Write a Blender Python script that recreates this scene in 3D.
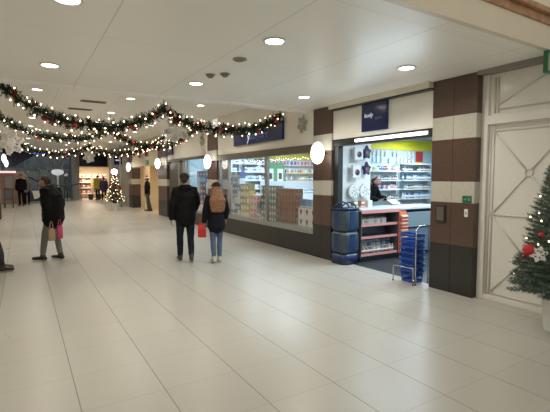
import bpy, math, random
from mathutils import Vector, Matrix, noise
from math import pi, sin, cos, radians as RAD
random.seed(7)
for o in list(bpy.data.objects): bpy.data.objects.remove(o)
scene = bpy.context.scene
COL = scene.collection

# ------------------------------------------------------------------ camera
F = 413.0; YAW = RAD(31.533); PIT = RAD(3.8785); EYE = 1.66
cam = bpy.data.cameras.new('camera'); camo = bpy.data.objects.new('camera', cam); COL.objects.link(camo)
cam.sensor_width = 36.0; cam.lens = F/550*36; cam.clip_start = 0.05; cam.clip_end = 200
Fh = Vector((sin(YAW), cos(YAW), 0)); R_ = Vector((cos(YAW), -sin(YAW), 0))
Fw = Fh*cos(PIT) + Vector((0, 0, -sin(PIT))); U_ = Fh*sin(PIT) + Vector((0, 0, cos(PIT)))
mw = Matrix.Identity(4)
for i in range(3):
    mw[i][0] = R_[i]; mw[i][1] = U_[i]; mw[i][2] = -Fw[i]
mw[2][3] = EYE
camo.matrix_world = mw
scene.camera = camo

# ------------------------------------------------------------------ world and exposure
w = bpy.data.worlds.new('world'); scene.world = w; w.use_nodes = True
bg = w.node_tree.nodes['Background']; bg.inputs[0].default_value = (1.0, 0.94, 0.82, 1); bg.inputs[1].default_value = 0.70
scene.view_settings.view_transform = 'Standard'; scene.view_settings.look = 'None'
scene.view_settings.exposure = 0.0; scene.view_settings.gamma = 1.0
scene.view_settings.use_curve_mapping = False
MALL_W = 15.0       # watts of one mall downlight
SHOP_W = 78.0       # watts of one shop ceiling light panel
WARM = (1.0, 0.92, 0.80); COOL = (0.72, 0.89, 1.0)

# ------------------------------------------------------------------ materials
MATS = {}
def M(name, col=(.5, .5, .5), rough=.5, metal=0., var=0., scale=8., bump=0., spec=.5, emit=None, es=0., coat=0.):
    if name in MATS: return MATS[name]
    m = bpy.data.materials.new(name); m.use_nodes = True; nt = m.node_tree; b = nt.nodes['Principled BSDF']
    b.inputs['Base Color'].default_value = (*col, 1); b.inputs['Roughness'].default_value = rough
    b.inputs['Metallic'].default_value = metal; b.inputs['Specular IOR Level'].default_value = spec
    b.inputs['Coat Weight'].default_value = coat
    if emit: b.inputs['Emission Color'].default_value = (*emit, 1); b.inputs['Emission Strength'].default_value = es
    if var or bump:
        tc = nt.nodes.new('ShaderNodeTexCoord'); n = nt.nodes.new('ShaderNodeTexNoise')
        n.inputs['Scale'].default_value = scale; n.inputs['Detail'].default_value = 5
        nt.links.new(tc.outputs['Object'], n.inputs['Vector'])
        if var:
            r = nt.nodes.new('ShaderNodeValToRGB'); r.color_ramp.elements[0].position = .3; r.color_ramp.elements[1].position = .7
            r.color_ramp.elements[0].color = (*[max(0, c*(1-var)) for c in col], 1)
            r.color_ramp.elements[1].color = (*[min(1, c*(1+var)) for c in col], 1)
            nt.links.new(n.outputs['Fac'], r.inputs['Fac']); nt.links.new(r.outputs['Color'], b.inputs['Base Color'])
        if bump:
            bp = nt.nodes.new('ShaderNodeBump'); bp.inputs['Strength'].default_value = bump; bp.inputs['Distance'].default_value = .01
            nt.links.new(n.outputs['Fac'], bp.inputs['Height']); nt.links.new(bp.outputs['Normal'], b.inputs['Normal'])
    MATS[name] = m; return m
def MR(name, cols, rough=.4):
    """every object using it takes one of the colours by its own random number"""
    if name in MATS: return MATS[name]
    m = bpy.data.materials.new(name); m.use_nodes = True; nt = m.node_tree; b = nt.nodes['Principled BSDF']
    b.inputs['Roughness'].default_value = rough
    oi = nt.nodes.new('ShaderNodeObjectInfo'); r = nt.nodes.new('ShaderNodeValToRGB'); r.color_ramp.interpolation = 'CONSTANT'
    e = r.color_ramp.elements; e[0].color = (*cols[0], 1); e[0].position = 0
    e[1].color = (*cols[1], 1); e[1].position = 1/len(cols)
    for i in range(2, len(cols)):
        k = e.new(i/len(cols)); k.color = (*cols[i], 1)
    nt.links.new(oi.outputs['Random'], r.inputs['Fac']); nt.links.new(r.outputs['Color'], b.inputs['Base Color'])
    MATS[name] = m; return m
def grid_mat(name, col, joint, sx, sy, ox, oy, wx, wy, rough, jr=.6, axes=(0, 1), var=.03, spec=.5, tilevar=.03):
    m = bpy.data.materials.new(name); m.use_nodes = True; nt = m.node_tree; N = nt.nodes; L = nt.links; b = N['Principled BSDF']
    tc = N.new('ShaderNodeTexCoord'); sp = N.new('ShaderNodeSeparateXYZ'); L.new(tc.outputs['Object'], sp.inputs[0])
    def mth(op, a, bb):
        n = N.new('ShaderNodeMath'); n.operation = op
        for i, v in enumerate((a, bb)):
            if v is None: continue
            if isinstance(v, (int, float)): n.inputs[i].default_value = v
            else: L.new(v, n.inputs[i])
        return n.outputs[0]
    outs = []; ids = []
    for ax, s, o_, w_ in ((axes[0], sx, ox, wx), (axes[1], sy, oy, wy)):
        t = mth('DIVIDE', mth('SUBTRACT', sp.outputs[ax], o_), s)
        fr = mth('ABSOLUTE', mth('SUBTRACT', mth('FRACT', t, None), .5), None)
        outs.append(mth('GREATER_THAN', fr, .5-w_/s/2)); ids.append(mth('FLOOR', t, None))
    jt = mth('MAXIMUM', outs[0], mth('MULTIPLY', outs[1], .45))
    cb = N.new('ShaderNodeCombineXYZ'); L.new(ids[0], cb.inputs[0]); L.new(ids[1], cb.inputs[1])
    wn = N.new('ShaderNodeTexWhiteNoise'); L.new(cb.outputs[0], wn.inputs['Vector'])
    ns = N.new('ShaderNodeTexNoise'); ns.inputs['Scale'].default_value = 1.7; ns.inputs['Detail'].default_value = 6; L.new(tc.outputs['Object'], ns.inputs['Vector'])
    f = mth('ADD', mth('MULTIPLY', wn.outputs['Value'], tilevar*2), mth('MULTIPLY', ns.outputs['Fac'], var*2))
    f = mth('ADD', f, 1-tilevar-var)
    vm = N.new('ShaderNodeVectorMath'); vm.operation = 'SCALE'; vm.inputs[0].default_value = col; L.new(f, vm.inputs['Scale'])
    mx = N.new('ShaderNodeMix'); mx.data_type = 'RGBA'; L.new(jt, mx.inputs['Factor']); L.new(vm.outputs[0], mx.inputs['A']); mx.inputs['B'].default_value = (*joint, 1)
    L.new(mx.outputs['Result'], b.inputs['Base Color'])
    L.new(mth('ADD', mth('MULTIPLY', ns.outputs['Fac'], .12), mth('ADD', mth('MULTIPLY', jt, jr-rough), rough-.06)), b.inputs['Roughness'])
    b.inputs['Specular IOR Level'].default_value = spec
    MATS[name] = m; return m
def glass_mat(name, tint=(1, 1, 1), refl=.10):
    m = bpy.data.materials.new(name); m.use_nodes = True; nt = m.node_tree; N = nt.nodes; L = nt.links
    for n in list(N): N.remove(n)
    o = N.new('ShaderNodeOutputMaterial'); t = N.new('ShaderNodeBsdfTransparent'); g = N.new('ShaderNodeBsdfGlossy'); x = N.new('ShaderNodeMixShader')
    t.inputs[0].default_value = (*tint, 1); g.inputs['Roughness'].default_value = .02; lw = N.new('ShaderNodeLayerWeight'); lw.inputs[0].default_value = .35
    mu = N.new('ShaderNodeMath'); mu.operation = 'MULTIPLY'; mu.inputs[1].default_value = refl*3; L.new(lw.outputs['Facing'], mu.inputs[0])
    ad = N.new('ShaderNodeMath'); ad.operation = 'ADD'; ad.inputs[1].default_value = .03; L.new(mu.outputs[0], ad.inputs[0])
    L.new(ad.outputs[0], x.inputs[0]); L.new(t.outputs[0], x.inputs[1]); L.new(g.outputs[0], x.inputs[2]); L.new(x.outputs[0], o.inputs[0])
    MATS[name] = m; return m
def emis(name, col, s):
    m = bpy.data.materials.new(name); m.use_nodes = True; nt = m.node_tree; b = nt.nodes['Principled BSDF']
    b.inputs['Base Color'].default_value = (*col, 1); b.inputs['Emission Color'].default_value = (*col, 1); b.inputs['Emission Strength'].default_value = s
    MATS[name] = m; return m

floor_m = grid_mat('cream_floor_tile', (.445, .43, .385), (.23, .21, .175), .6, .6, .31, .13, .008, .006, .30, tilevar=.02, var=.02, spec=.5)
ceil_m = grid_mat('ceiling_panel', (.90, .885, .83), (.58, .56, .50), 1.32, 1.9, .75, .75, .008, .008, .36, jr=.4, tilevar=.012, var=.01, spec=.55)
cream = M('cream_paint', (.72, .66, .54), .38, var=.03, scale=2)
fascia_m = M('cream_fascia', (.84, .81, .74), .22, var=.03, scale=1.5)
panel_m = M('ivory_gloss_panel', (.78, .765, .715), .16, var=.025, scale=1.2, spec=.5)
panel_trim = M('ivory_moulding', (.66, .645, .585), .28)
granite_b = M('brown_granite', (.095, .056, .043), .28, var=.45, scale=60, spec=.5)
granite_d = M('dark_slate', (.024, .022, .019), .38, var=.2, scale=30)
stone_w = M('cream_stone', (.50, .48, .42), .25, var=.05, scale=20)
wood = M('wood_rail', (.42, .24, .13), .35, var=.25, scale=12)
dark_frame = M('dark_frame', (.022, .024, .026), .35)
grey_frame = M('grey_metal_frame', (.33, .33, .31), .35, metal=.3)
white_p = M('white_plastic', (.80, .80, .78), .35)
shelf_w = M('white_shelf', (.74, .80, .83), .4)
black_m = M('black_plastic', (.012, .012, .014), .4)
chrome = M('chrome', (.62, .62, .62), .22, metal=1.)
navy_sign = M('navy_sign', (.008, .018, .10), .15, spec=.6)
letter_w = emis('white_letters', (.75, .80, .95), .35)
letter_b = M('blue_letters', (.10, .22, .50), .4)
blue_pl = M('blue_basket_plastic', (.010, .075, .40), .35)
orange_m = M('orange_strip', (.72, .19, .10), .45)
pink_strip = M('pink_shelf_edge', (.70, .30, .27), .5)
navy_pl = M('navy_plastic', (.006, .018, .085), .3)
glass = glass_mat('shop_glass')
red_m = M('red_gloss', (.50, .02, .02), .18)
red_dk = M('dark_red_ribbon', (.22, .01, .012), .5)
white_snow = M('white_glitter', (.90, .89, .85), .5, bump=.3, scale=80)
lamp_e = emis('downlight_lamp', (1.0, .95, .86), 9)
lamp_c = emis('cool_lamp', (.88, .96, 1.0), 8)
oval_e = emis('oval_lamp', (1.0, .97, .9), 3.2)
fairy_e = emis('fairy_bulb', (1.0, .78, .48), 8)
fairy_w = emis('white_fairy_bulb', (.9, .95, 1.0), 12)
needle_d = M('dark_garland_needles', (.012, .028, .012), .6, var=.4, scale=14)
needle_g = M('fir_needles', (.075, .115, .08), .55, var=.4, scale=16)
skin = M('skin', (.42, .22, .15), .5, var=.06, scale=20)
yellow_m = M('yellow_band', (.95, .80, .04), .5, var=.12, scale=1.5)
price_m = M('orange_price_card', (.80, .45, .06), .5)
green_b = M('green_board', (.06, .30, .14), .5)
print_w = M('white_print', (.75, .74, .70), .45)
dark_print = M('dark_print', (.03, .03, .05), .4)
pinkprint = M('pink_print', (.60, .10, .25), .4)
cyan_wall = M('pale_blue_slatwall', (.62, .76, .82), .4)
shopfloor = M('dark_shop_floor', (.035, .042, .050), .45, var=.2, scale=5)

# ------------------------------------------------------------------ mesh helper
class MB:
    def __init__(s): s.v = []; s.f = []; s.mi = []
    def add(s, vs, fs, mi=0, T=None):
        n = len(s.v)
        for v in vs:
            v = Vector(v)
            s.v.append(tuple(T @ v) if T is not None else tuple(v))
        for f in fs: s.f.append(tuple(i+n for i in f)); s.mi.append(mi)
        return s
    def box(s, x0, x1, y0, y1, z0, z1, mi=0, T=None):
        if x0 > x1: x0, x1 = x1, x0
        if y0 > y1: y0, y1 = y1, y0
        if z0 > z1: z0, z1 = z1, z0
        return s.add([(x0, y0, z0), (x1, y0, z0), (x1, y1, z0), (x0, y1, z0), (x0, y0, z1), (x1, y0, z1), (x1, y1, z1), (x0, y1, z1)],
              [(3, 2, 1, 0), (4, 5, 6, 7), (0, 1, 5, 4), (1, 2, 6, 5), (2, 3, 7, 6), (3, 0, 4, 7)], mi, T)
    def loft(s, rings, mi=0, caps=True, T=None, closed=False):
        k = len(rings[0]); vs = [p for r in rings for p in r]; fs = []
        n = len(rings)
        for i in range(n if closed else n-1):
            a = i*k; b = ((i+1) % n)*k
            for j in range(k): fs.append((a+j, a+(j+1) % k, b+(j+1) % k, b+j))
        if caps and not closed:
            fs.append(tuple(range(k-1, -1, -1))); fs.append(tuple((n-1)*k+j for j in range(k)))
        return s.add(vs, fs, mi, T)
    def tube(s, pts, r, k=8, mi=0, caps=True, T=None, closed=False, up=None, flat=1.):
        pts = [Vector(p) for p in pts]; rings = []; n = len(pts)
        prev = None
        for i, p in enumerate(pts):
            if closed: t = pts[(i+1) % n]-pts[i-1]
            else: t = (pts[min(i+1, n-1)]-pts[max(i-1, 0)])
            t.normalize()
            ref = up or (prev if prev is not None else (Vector((0, 0, 1)) if abs(t.z) < .9 else Vector((1, 0, 0))))
            a = Vector(ref) - t*t.dot(Vector(ref)); a.normalize(); b = t.cross(a); prev = a
            rr = r[i] if isinstance(r, (list, tuple)) else r
            rings.append([p + a*(cos(2*pi*j/k)*rr) + b*(sin(2*pi*j/k)*rr*flat) for j in range(k)])
        return s.loft(rings, mi, caps, T, closed)
    def lathe(s, prof, k=20, c=(0, 0, 0), mi=0, T=None, sx=1, sy=1):
        rings = [[(c[0]+r*cos(2*pi*j/k)*sx, c[1]+r*sin(2*pi*j/k)*sy, c[2]+z) for j in range(k)] for r, z in prof]
        return s.loft(rings, mi, True, T)
    def sph(s, c, r, k=12, n=7, mi=0, T=None):
        if not isinstance(r, (tuple, list)): r = (r, r, r)
        rings = []
        for i in range(n+1):
            a = -pi/2 + pi*(i+.02 if i == 0 else (i-.02 if i == n else i))/n
            rings.append([(c[0]+r[0]*cos(a)*cos(2*pi*j/k), c[1]+r[1]*cos(a)*sin(2*pi*j/k), c[2]+r[2]*sin(a)) for j in range(k)])
        return s.loft(rings, mi, True, T)
    def mesh(s, name, mats, smooth=False):
        me = bpy.data.meshes.new(name); me.from_pydata(s.v, [], s.f)
        for m in (mats if isinstance(mats, (list, tuple)) else [mats]): me.materials.append(m)
        me.polygons.foreach_set('material_index', s.mi)
        if smooth: me.polygons.foreach_set('use_smooth', [True]*len(s.f))
        me.update(); return me
    def build(s, name, mats, parent=None, smooth=False, bev=0., loc=None):
        o = bpy.data.objects.new(name, s.mesh(name, mats, smooth)); COL.objects.link(o)
        if parent is not None: o.parent = parent
        if loc is not None: o.location = loc
        if bev:
            b = o.modifiers.new('bevel', 'BEVEL'); b.width = bev; b.segments = 2; b.limit_method = 'ANGLE'
        return o
def tag(o, label=None, cat=None, group=None, kind=None):
    if label: o['label'] = label
    if cat: o['category'] = cat
    if group: o['group'] = group
    if kind: o['kind'] = kind
    return o
def thing(name, label, cat, loc=(0, 0, 0), rz=0, group=None):
    o = bpy.data.objects.new(name, None); COL.objects.link(o); o.empty_display_size = .1
    o.location = loc; o.rotation_euler = (0, 0, rz); return tag(o, label, cat, group)
def struct(name, mb, mats, **k):
    o = mb.build(name, mats, **k); o['kind'] = 'structure'; return o
def dup(root, loc, rz=None, label=None, group=None):
    r = root.copy(); COL.objects.link(r); r.location = loc
    if rz is not None: r.rotation_euler = (0, 0, rz)
    if label: r['label'] = label
    if group: r['group'] = group
    for ch in list(root.children):
        c = ch.copy(); COL.objects.link(c); c.parent = r
        for g in list(ch.children):
            d = g.copy(); COL.objects.link(d); d.parent = c
    return r
def bx(name, a, m, parent=None, bev=0.):
    return MB().box(*a).build(name, m, parent, bev=bev)
def area(name, parent, loc, size, watts, col, sy=None, shape='RECTANGLE', spread=170, rot=(0, 0, 0)):
    l = bpy.data.lights.new(name, 'AREA'); l.energy = watts; l.color = col; l.shape = shape; l.size = size
    if sy: l.size_y = sy
    l.spread = RAD(spread)
    o = bpy.data.objects.new(name, l); COL.objects.link(o); o.parent = parent; o.location = loc; o.rotation_euler = rot; return o
def text(name, s, size, m, parent, loc, rot, ext=.004, font_shear=0.):
    c = bpy.data.curves.new(name, 'FONT'); c.body = s; c.size = size; c.extrude = ext; c.shear = font_shear; c.align_x = 'CENTER'; c.align_y = 'CENTER'
    t = bpy.data.objects.new('t', c); COL.objects.link(t); bpy.context.view_layer.update()
    me = bpy.data.meshes.new_from_object(t.evaluated_get(bpy.context.evaluated_depsgraph_get())); bpy.data.objects.remove(t)
    me.materials.clear(); me.materials.append(m)
    o = bpy.data.objects.new(name, me); COL.objects.link(o); o.parent = parent; o.location = loc; o.rotation_euler = rot; return o

WX = 5.25     # face of the right wall
LX = -1.0     # face of the left wall
# ================================================================== SETTING
struct('floor', MB().box(LX-.2, WX+.15, -3, 40, -.1, 0), floor_m)
struct('floor_shop', MB().box(WX+.15, 14, 3.3, 14.3, -.1, 0), shopfloor)
struct('floor_far_shop', MB().box(WX+.15, 9, 14.3, 40, -.1, 0), M('beige_shop_floor', (.45, .38, .28), .4, var=.05, scale=3))
struct('ceiling', MB().box(LX-.2, WX+.15, 2.46, 7.35, 3.08, 3.38), [ceil_m])
struct('ceiling_high', MB().box(LX-.2, WX+.15, 7.36, 36.2, 3.55, 3.75), [ceil_m])
struct('trim_1', MB().box(LX-.2, WX+.15, 2.40, 2.459, 3.081, 3.33), cream)
b = MB(); b.loft([[(x, 7.10+.14*(1-cos(a)) , 3.079-.045*sin(a)) for a in [pi*i/12 for i in range(13)]] for x in (LX-.2, WX+.03)])
struct('trim_15', b, ceil_m, smooth=False)
r = MB()
r.box(LX-.2, WX+.15, 2.38, 2.459, 3.331, 3.42); r.box(LX-.2, WX+.15, 2.33, 2.49, 3.42, 3.47); r.box(LX-.2, WX+.15, 2.36, 2.47, 3.47, 3.50)
struct('trim_2', r, wood, bev=.01)
struct('ceiling_shop', MB().box(WX+.16, 14, 3.3, 14.3, 2.95, 3.05), M('shop_ceiling', (.7, .72, .72), .6))
# bulkhead strip along the shop fascia and dark shadow gap
struct('trim_3', MB().box(5.16, 5.40, 4.08, 6.42, 2.99, 3.08), cream)
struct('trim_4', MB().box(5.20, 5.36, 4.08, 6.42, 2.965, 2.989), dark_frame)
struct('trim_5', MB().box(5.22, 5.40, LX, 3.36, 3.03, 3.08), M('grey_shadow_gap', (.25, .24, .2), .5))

def pillar(y0, y1, label, ztop=3.078, dep=.45):
    t = thing('striped_pillar', label, 'pillar', (WX, (y0+y1)/2, 0), group='striped stone pillars along the shop fronts')
    h = (y1-y0)/2
    zs = [0, .70, 1.31, 1.61, 2.21, 2.54, ztop]; ms = [granite_d, granite_b, stone_w, granite_b, stone_w, granite_b]
    for i in range(6):
        b = MB(); g = .0015
        b.box(0, dep, -h, -.003, zs[i]+g, zs[i+1]-g); b.box(0, dep, .003, h, zs[i]+g, zs[i+1]-g)
        b.box(.006, dep-.01, -h+.006, h-.006, zs[i], zs[i+1])
        b.build('stone_band', ms[i], t, bev=.0015)
    return t
p1 = pillar(3.37, 4.07, 'brown and cream striped pillar between entrance and ivory panelling, with framed plate')
p2 = pillar(6.42, 7.02, 'brown and cream striped pillar between the shop window and the open entrance', dep=.2)
p3 = pillar(12.05, 12.80, 'striped pillar at the far end of the long display window')
p4 = pillar(17.3, 18.6, 'wide striped pillar just before the opening under red lettering')
p5 = pillar(23.7, 24.5, 'farthest striped pillar, beside the small Christmas tree')
# things on pillar 1
t = thing('wall_plate', 'dark square framed plate on the brown band of the nearest pillar', 'wall plate', (WX, 3.885, 1.14))
bx('frame', (-.022, 0, -.085, .085, -.125, .125), dark_frame, t, .004); bx('plate', (-.026, -.022, -.06, .06, -.10, .10), M('grey_plate', (.11, .10, .08), .3), t)
t = thing('safety_sign', 'small green sign on the cream band of the nearest pillar', 'sign', (WX, 3.475, 1.365))
bx('board', (-.008, 0, -.068, .068, -.048, .048), M('sign_green', (.015, .13, .06), .4), t)
b = MB().box(-.011, -.008, -.05, -.02, -.02, .02); b.box(-.011, -.008, 0, .045, -.008, .01); b.build('symbol', M('pale_green', (.12, .3, .2), .5), t)
t = thing('light_switch', 'small white switch below the green sign on nearest pillar', 'switch', (WX, 3.475, 1.175))
bx('box', (-.018, 0, -.026, .026, -.055, .055), white_p, t, .004); bx('rocker', (-.023, -.018, -.01, .01, -.018, .018), M('grey_pl', (.4, .4, .38), .4), t)

# ---- ivory panelled wall nearest the camera (right)
struct('wall_right', MB().box(5.40, 5.6, -3, 3.37, 0, 3.6), panel_m)
struct('wall_upper_right', MB().box(5.42, 5.6, -3, 6.0, 3.601, 6.4), cream)
struct('wall_upper_gallery', MB().box(LX-.2, 5.42, 6.0, 6.1, 3.39, 6.4), cream)
b = MB()
b.box(5.36, 5.40, 3.28, 3.37, 0, 3.03)                       # edge post
b.box(5.345, 5.40, -3, 3.28, 2.37, 2.49)                   # transom
b.box(5.37, 5.40, -3, 3.28, 0, .07)
struct('trim_6', b, panel_m, bev=.004)
def lattice(y1, n):
    b = MB(); r = .011; w = .92
    def bar(p, q): b.tube([p, q], r, 6)
    xx = 5.393
    for k in range(n):
        a = y1-k*w; c = a-w
        for (z0, z1) in ((.10, 1.17), (1.17, 2.28)):
            zc = (z0+z1)/2; yc = (a+c)/2
            for (yy, zz) in ((a, z0), (a, z1), (c, z0), (c, z1)):
                d = Vector((0, yy-yc, zz-zc)); L = d.length; d.normalize()
                p = Vector((xx, yc, zc)) + d*.045; q = Vector((xx, yc, zc)) + d*(L-.035); bar(p, q)
            b.tube([(xx, yc+.045*cos(t_), zc+.045*sin(t_)) for t_ in [2*pi*i/16 for i in range(16)]], r, 6, closed=True)
        for z in (.10, 1.17, 2.28):
            b.tube([(xx, a+.03*cos(t_), z+.03*sin(t_)) for t_ in [2*pi*i/12 for i in range(12)]], r*.8, 6, closed=True)
            bar((xx, a-.03, z), (xx, c+.03, z))
        if k: bar((xx, a, .1), (xx, a, 2.28))
    for y in (y1, y1+.045): bar((xx, y, .03), (xx, y, 2.36)); bar((xx, y-.04, 2.52), (xx, y-.04, 2.98))
    bar((xx, y1, 2.325), (xx, y1-n*w, 2.325)); bar((xx, y1+.05, .03), (xx, y1-n*w, .05)); bar((xx, y1-.04, 2.56), (xx, y1-n*w, 2.56))
    bar((xx, y1-.05, 2.62), (xx, y1-.75, 2.97))
    return b
struct('trim_7', lattice(3.205, 6), panel_trim, smooth=True)

# ---- entrance fascia
struct('wall_entrance_fascia', MB().box(5.29, 5.45, 4.07, 6.42, 2.41, 2.965), fascia_m)
b = MB().box(5.28, 5.46, 4.07, 6.42, 2.28, 2.409); b.box(5.30, 5.42, 6.34, 6.42, 0, 2.28); b.box(5.30, 5.42, 6.27, 6.34, .0, 2.28)
struct('trim_8', b, dark_frame, bev=.004)
t = thing('tube_light', 'long white fluorescent tube under the header of the entrance', 'light', (5.24, 4.96, 2.345))
b = MB().tube([(0, -.77, 0), (0, .77, 0)], .016, 10); b.build('tube', lamp_c, t, True); bx('batten', (.02, .05, -.8, .8, -.03, .03), white_p, t)
tl = area('tube_glow', t, (-.028, 0, -.005), 1.5, 12, COOL, .045, rot=(0, RAD(70), RAD(0))); tl.rotation_euler = (0, RAD(60), 0); tl.data.shape = 'RECTANGLE'; tl.data.size = .045; tl.data.size_y = 1.5
t = thing('shop_sign', 'square navy sign with small white and blue lettering above the entrance', 'sign', (5.288, 5.275, 2.725))
bx('board', (-.05, 0, -.30, .30, -.245, .235), navy_sign, t, .005)
text('lettering', 'body', .105, letter_w, t, (-.054, .12, .03), (pi/2, 0, -pi/2), .003, .15)
text('lettering', 'care', .095, letter_b, t, (-.054, -.12, -.03), (pi/2, 0, -pi/2), .003, .1)

# ---- display window wall
W0, W1 = 7.02, 12.05
struct('wall_plinth', MB().box(5.27, 5.45, W0, W1, 0, .46), granite_d, bev=.003)
struct('wall_window_fascia', MB().box(5.29, 5.45, W0, W1, 2.37, 3.55), fascia_m)
struct('trim_9', MB().box(5.26, 5.45, W0, W1, 2.20, 2.369), M('brown_header', (.13, .11, .085), .4), bev=.004)
fr = MB().box(5.26, 5.44, W0, W1, .461, .57)
for y, hw in ((7.055, .03), (9.09, .05), (11.33, .04), (11.98, .06)): fr.box(5.30, 5.38, y-hw, y+hw, .571, 2.20)
struct('window_1', fr, grey_frame, bev=.004)
wi = 2
for a, c in ((7.09, 9.03), (9.15, 11.28), (11.38, 11.91)):
    struct('window_%d' % wi, MB().box(5.335, 5.345, a, c, .575, 2.195), glass); wi += 1
t = thing('shop_sign', 'long navy sign above the display window, half hidden by the garland', 'sign', (5.288, 9.5, 2.78))
bx('board', (-.06, 0, -1.3, 1.3, -.22, .22), navy_sign, t, .005)
text('lettering', 'bodycare', .26, letter_b, t, (-.064, -.15, -.02), (pi/2, 0, -pi/2), .003, .1)
text('lettering', 'y', .34, letter_w, t, (-.066, .38, -.02), (pi/2, 0, -pi/2), .003, .1)
t = thing('security_camera', 'small dark camera on the cream wall beside the end of the garland', 'camera', (5.288, 7.32, 3.1))
MB().tube([(0, 0, 0), (-.09, 0, 0)], .012, 8).build('bracket', dark_frame, t); MB().tube([(-.08, .06, .0), (-.12, -.09, -.03)], .03, 10).build('body', dark_frame, t)

def snowflake(name, label, loc, R, rz, n=6, parent=None, th=.012, wid=.07, group=None, mat=None):
    b = MB()
    for i in range(n):
        T = Matrix.Rotation(2*pi*i/n + .26, 4, 'Y')
        w_ = R*wid
        b.box(-w_, w_, -th, th, 0, R, T=T)
        for zz, L in ((.45, .34), (.70, .24)):
            for s in (-1, 1):
                T2 = T @ Matrix.Translation((0, 0, R*zz)) @ Matrix.Rotation(s*RAD(55), 4, 'Y')
                b.box(-w_*.8, w_*.8, -th, th, 0, R*L, T=T2)
    b.tube([(0, -th*1.3, 0), (0, th*1.3, 0)], R*.22, 6)
    o = b.build(name, mat or white_snow, parent); o.location = loc; o.rotation_euler = (0, 0, rz)
    if parent is None: tag(o, label, 'snowflake', group)
    return o
for y, z, lab in ((7.45, 2.83, 'pale snowflake on the cream wall beside the pillar and window sign'), (13.36, 2.92, 'pale snowflake on the cream wall beyond the long window')):
    snowflake('snowflake_decoration', lab, (5.268, y, z), .2, -pi/2, th=.009, mat=M('frosted_cream', (.50, .48, .43), .5))

# ---- next shop front (second window), doors, opening with red lettering
struct('wall_fascia_far', MB().box(5.29, 5.45, 12.8, 17.3, 2.42, 3.55), fascia_m)
struct('trim_10', MB().box(5.27, 5.45, 12.8, 17.3, 2.33, 2.419), M('brown_header', (.13, .11, .085), .4))
struct('wall_plinth_far', MB().box(5.27, 5.45, 12.8, 15.3, 0, .42), granite_d)
fr = MB().box(5.27, 5.44, 12.8, 15.3, .421, .5)
for y in (12.85, 14.9, 15.25): fr.box(5.30, 5.38, y-.05, y+.05, .5, 2.33)
struct('window_5', fr, grey_frame)
struct('window_6', MB().box(5.335, 5.345, 12.9, 15.2, .5, 2.33), glass)
struct('wall_recess', MB().box(5.36, 5.45, 15.3, 17.3, 0, 2.33), M('grey_taupe_panel', (.16, .145, .12), .35))
b = MB()
for y in (15.36, 15.9): b.box(5.30, 5.36, y-.05, y+.05, 0, 2.33)
struct('trim_11', b, M('pale_frame', (.35, .34, .31), .4))
struct('door_1', MB().box(5.33, 5.36, 16.0, 17.2, 0, 2.25), M('dark_door', (.07, .06, .05), .35), bev=.005)
t = thing('shop_sign', 'small navy blade sign above the recessed dark door', 'sign', (5.288, 16.85, 2.85))
bx('board', (-.06, 0, -.38, .38, -.24, .24), navy_sign, t); text('lettering', 'y', .2, letter_w, t, (-.064, 0, 0), (pi/2, 0, -pi/2))
struct('wall_opening_fascia', MB().box(5.29, 5.45, 18.6, 23.7, 2.25, 3.55), M('yellow_cream', (.56, .50, .34), .4))
t = thing('shop_lettering', 'red and plum lettering on the cream band over the far opening', 'sign', (5.288, 21.0, 2.84))
text('red_lettering', 'to', .46, M('letter_red', (.42, .08, .06), .5), t, (-.02, 1.0, 0), (pi/2, 0, -pi/2), .02)
text('plum_lettering', 'the', .46, M('letter_plum', (.25, .02, .09), .5), t, (-.02, -.4, .02), (pi/2, 0, -pi/2), .02)
t = thing('exit_sign', 'small green sign under the red lettering of the far opening', 'sign', (5.285, 20.6, 2.42))
bx('board', (-.03, 0, -.28, .28, -.1, .1), M('sign_green2', (.03, .2, .1), .4), t)
b = MB().box(-.034, -.03, -.05, .2, -.02, .02); b.add([(-.034, .25, 0), (-.034, .18, -.06), (-.034, .18, .06)], [(0, 1, 2)]); b.build('arrow', print_w, t)
struct('wall_far_right', MB().box(5.29, 5.45, 24.5, 31.0, 0, 3.55), M('taupe_wall', (.30, .26, .21), .5))
t = thing('shop_sign', 'navy projecting sign beyond the farthest striped pillar', 'sign', (5.28, 26.5, 2.72))
bx('board', (-.44, 0, -.06, .06, -.25, .25), navy_sign, t); bx('stripe', (-.38, -.05, -.066, -.06, -.02, .05), letter_w, t)

struct('wall_far_corner', MB().box(5.45, 6.6, 30.9, 31.0, 0, 3.55), M('taupe_wall'))
struct('wall_far_side', MB().box(6.6, 6.7, 31.0, 34.4, 0, 3.55), M('taupe_wall'))
struct('ceiling_far_side', MB().box(5.4, 6.7, 31.0, 34.05, 3.55, 3.7), cream)
# ---- left wall
struct('wall_left', MB().box(LX-.2, LX-.15, -3, 33.5, 0, 3.55), cream)
for i, (y, lab) in enumerate(((20.2, 'left hand pillar at the edge of the view, beside glowing oval lamps'),)):
    t = thing('left_pillar', lab, 'pillar', (-.99, y, 0))
    bx('shaft', (0, .24, -.3, .3, .7, 3.54), stone_w, t, .004); bx('plinth', (-.0, .25, -.31, .31, 0, .70), granite_d, t, .004)

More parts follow.
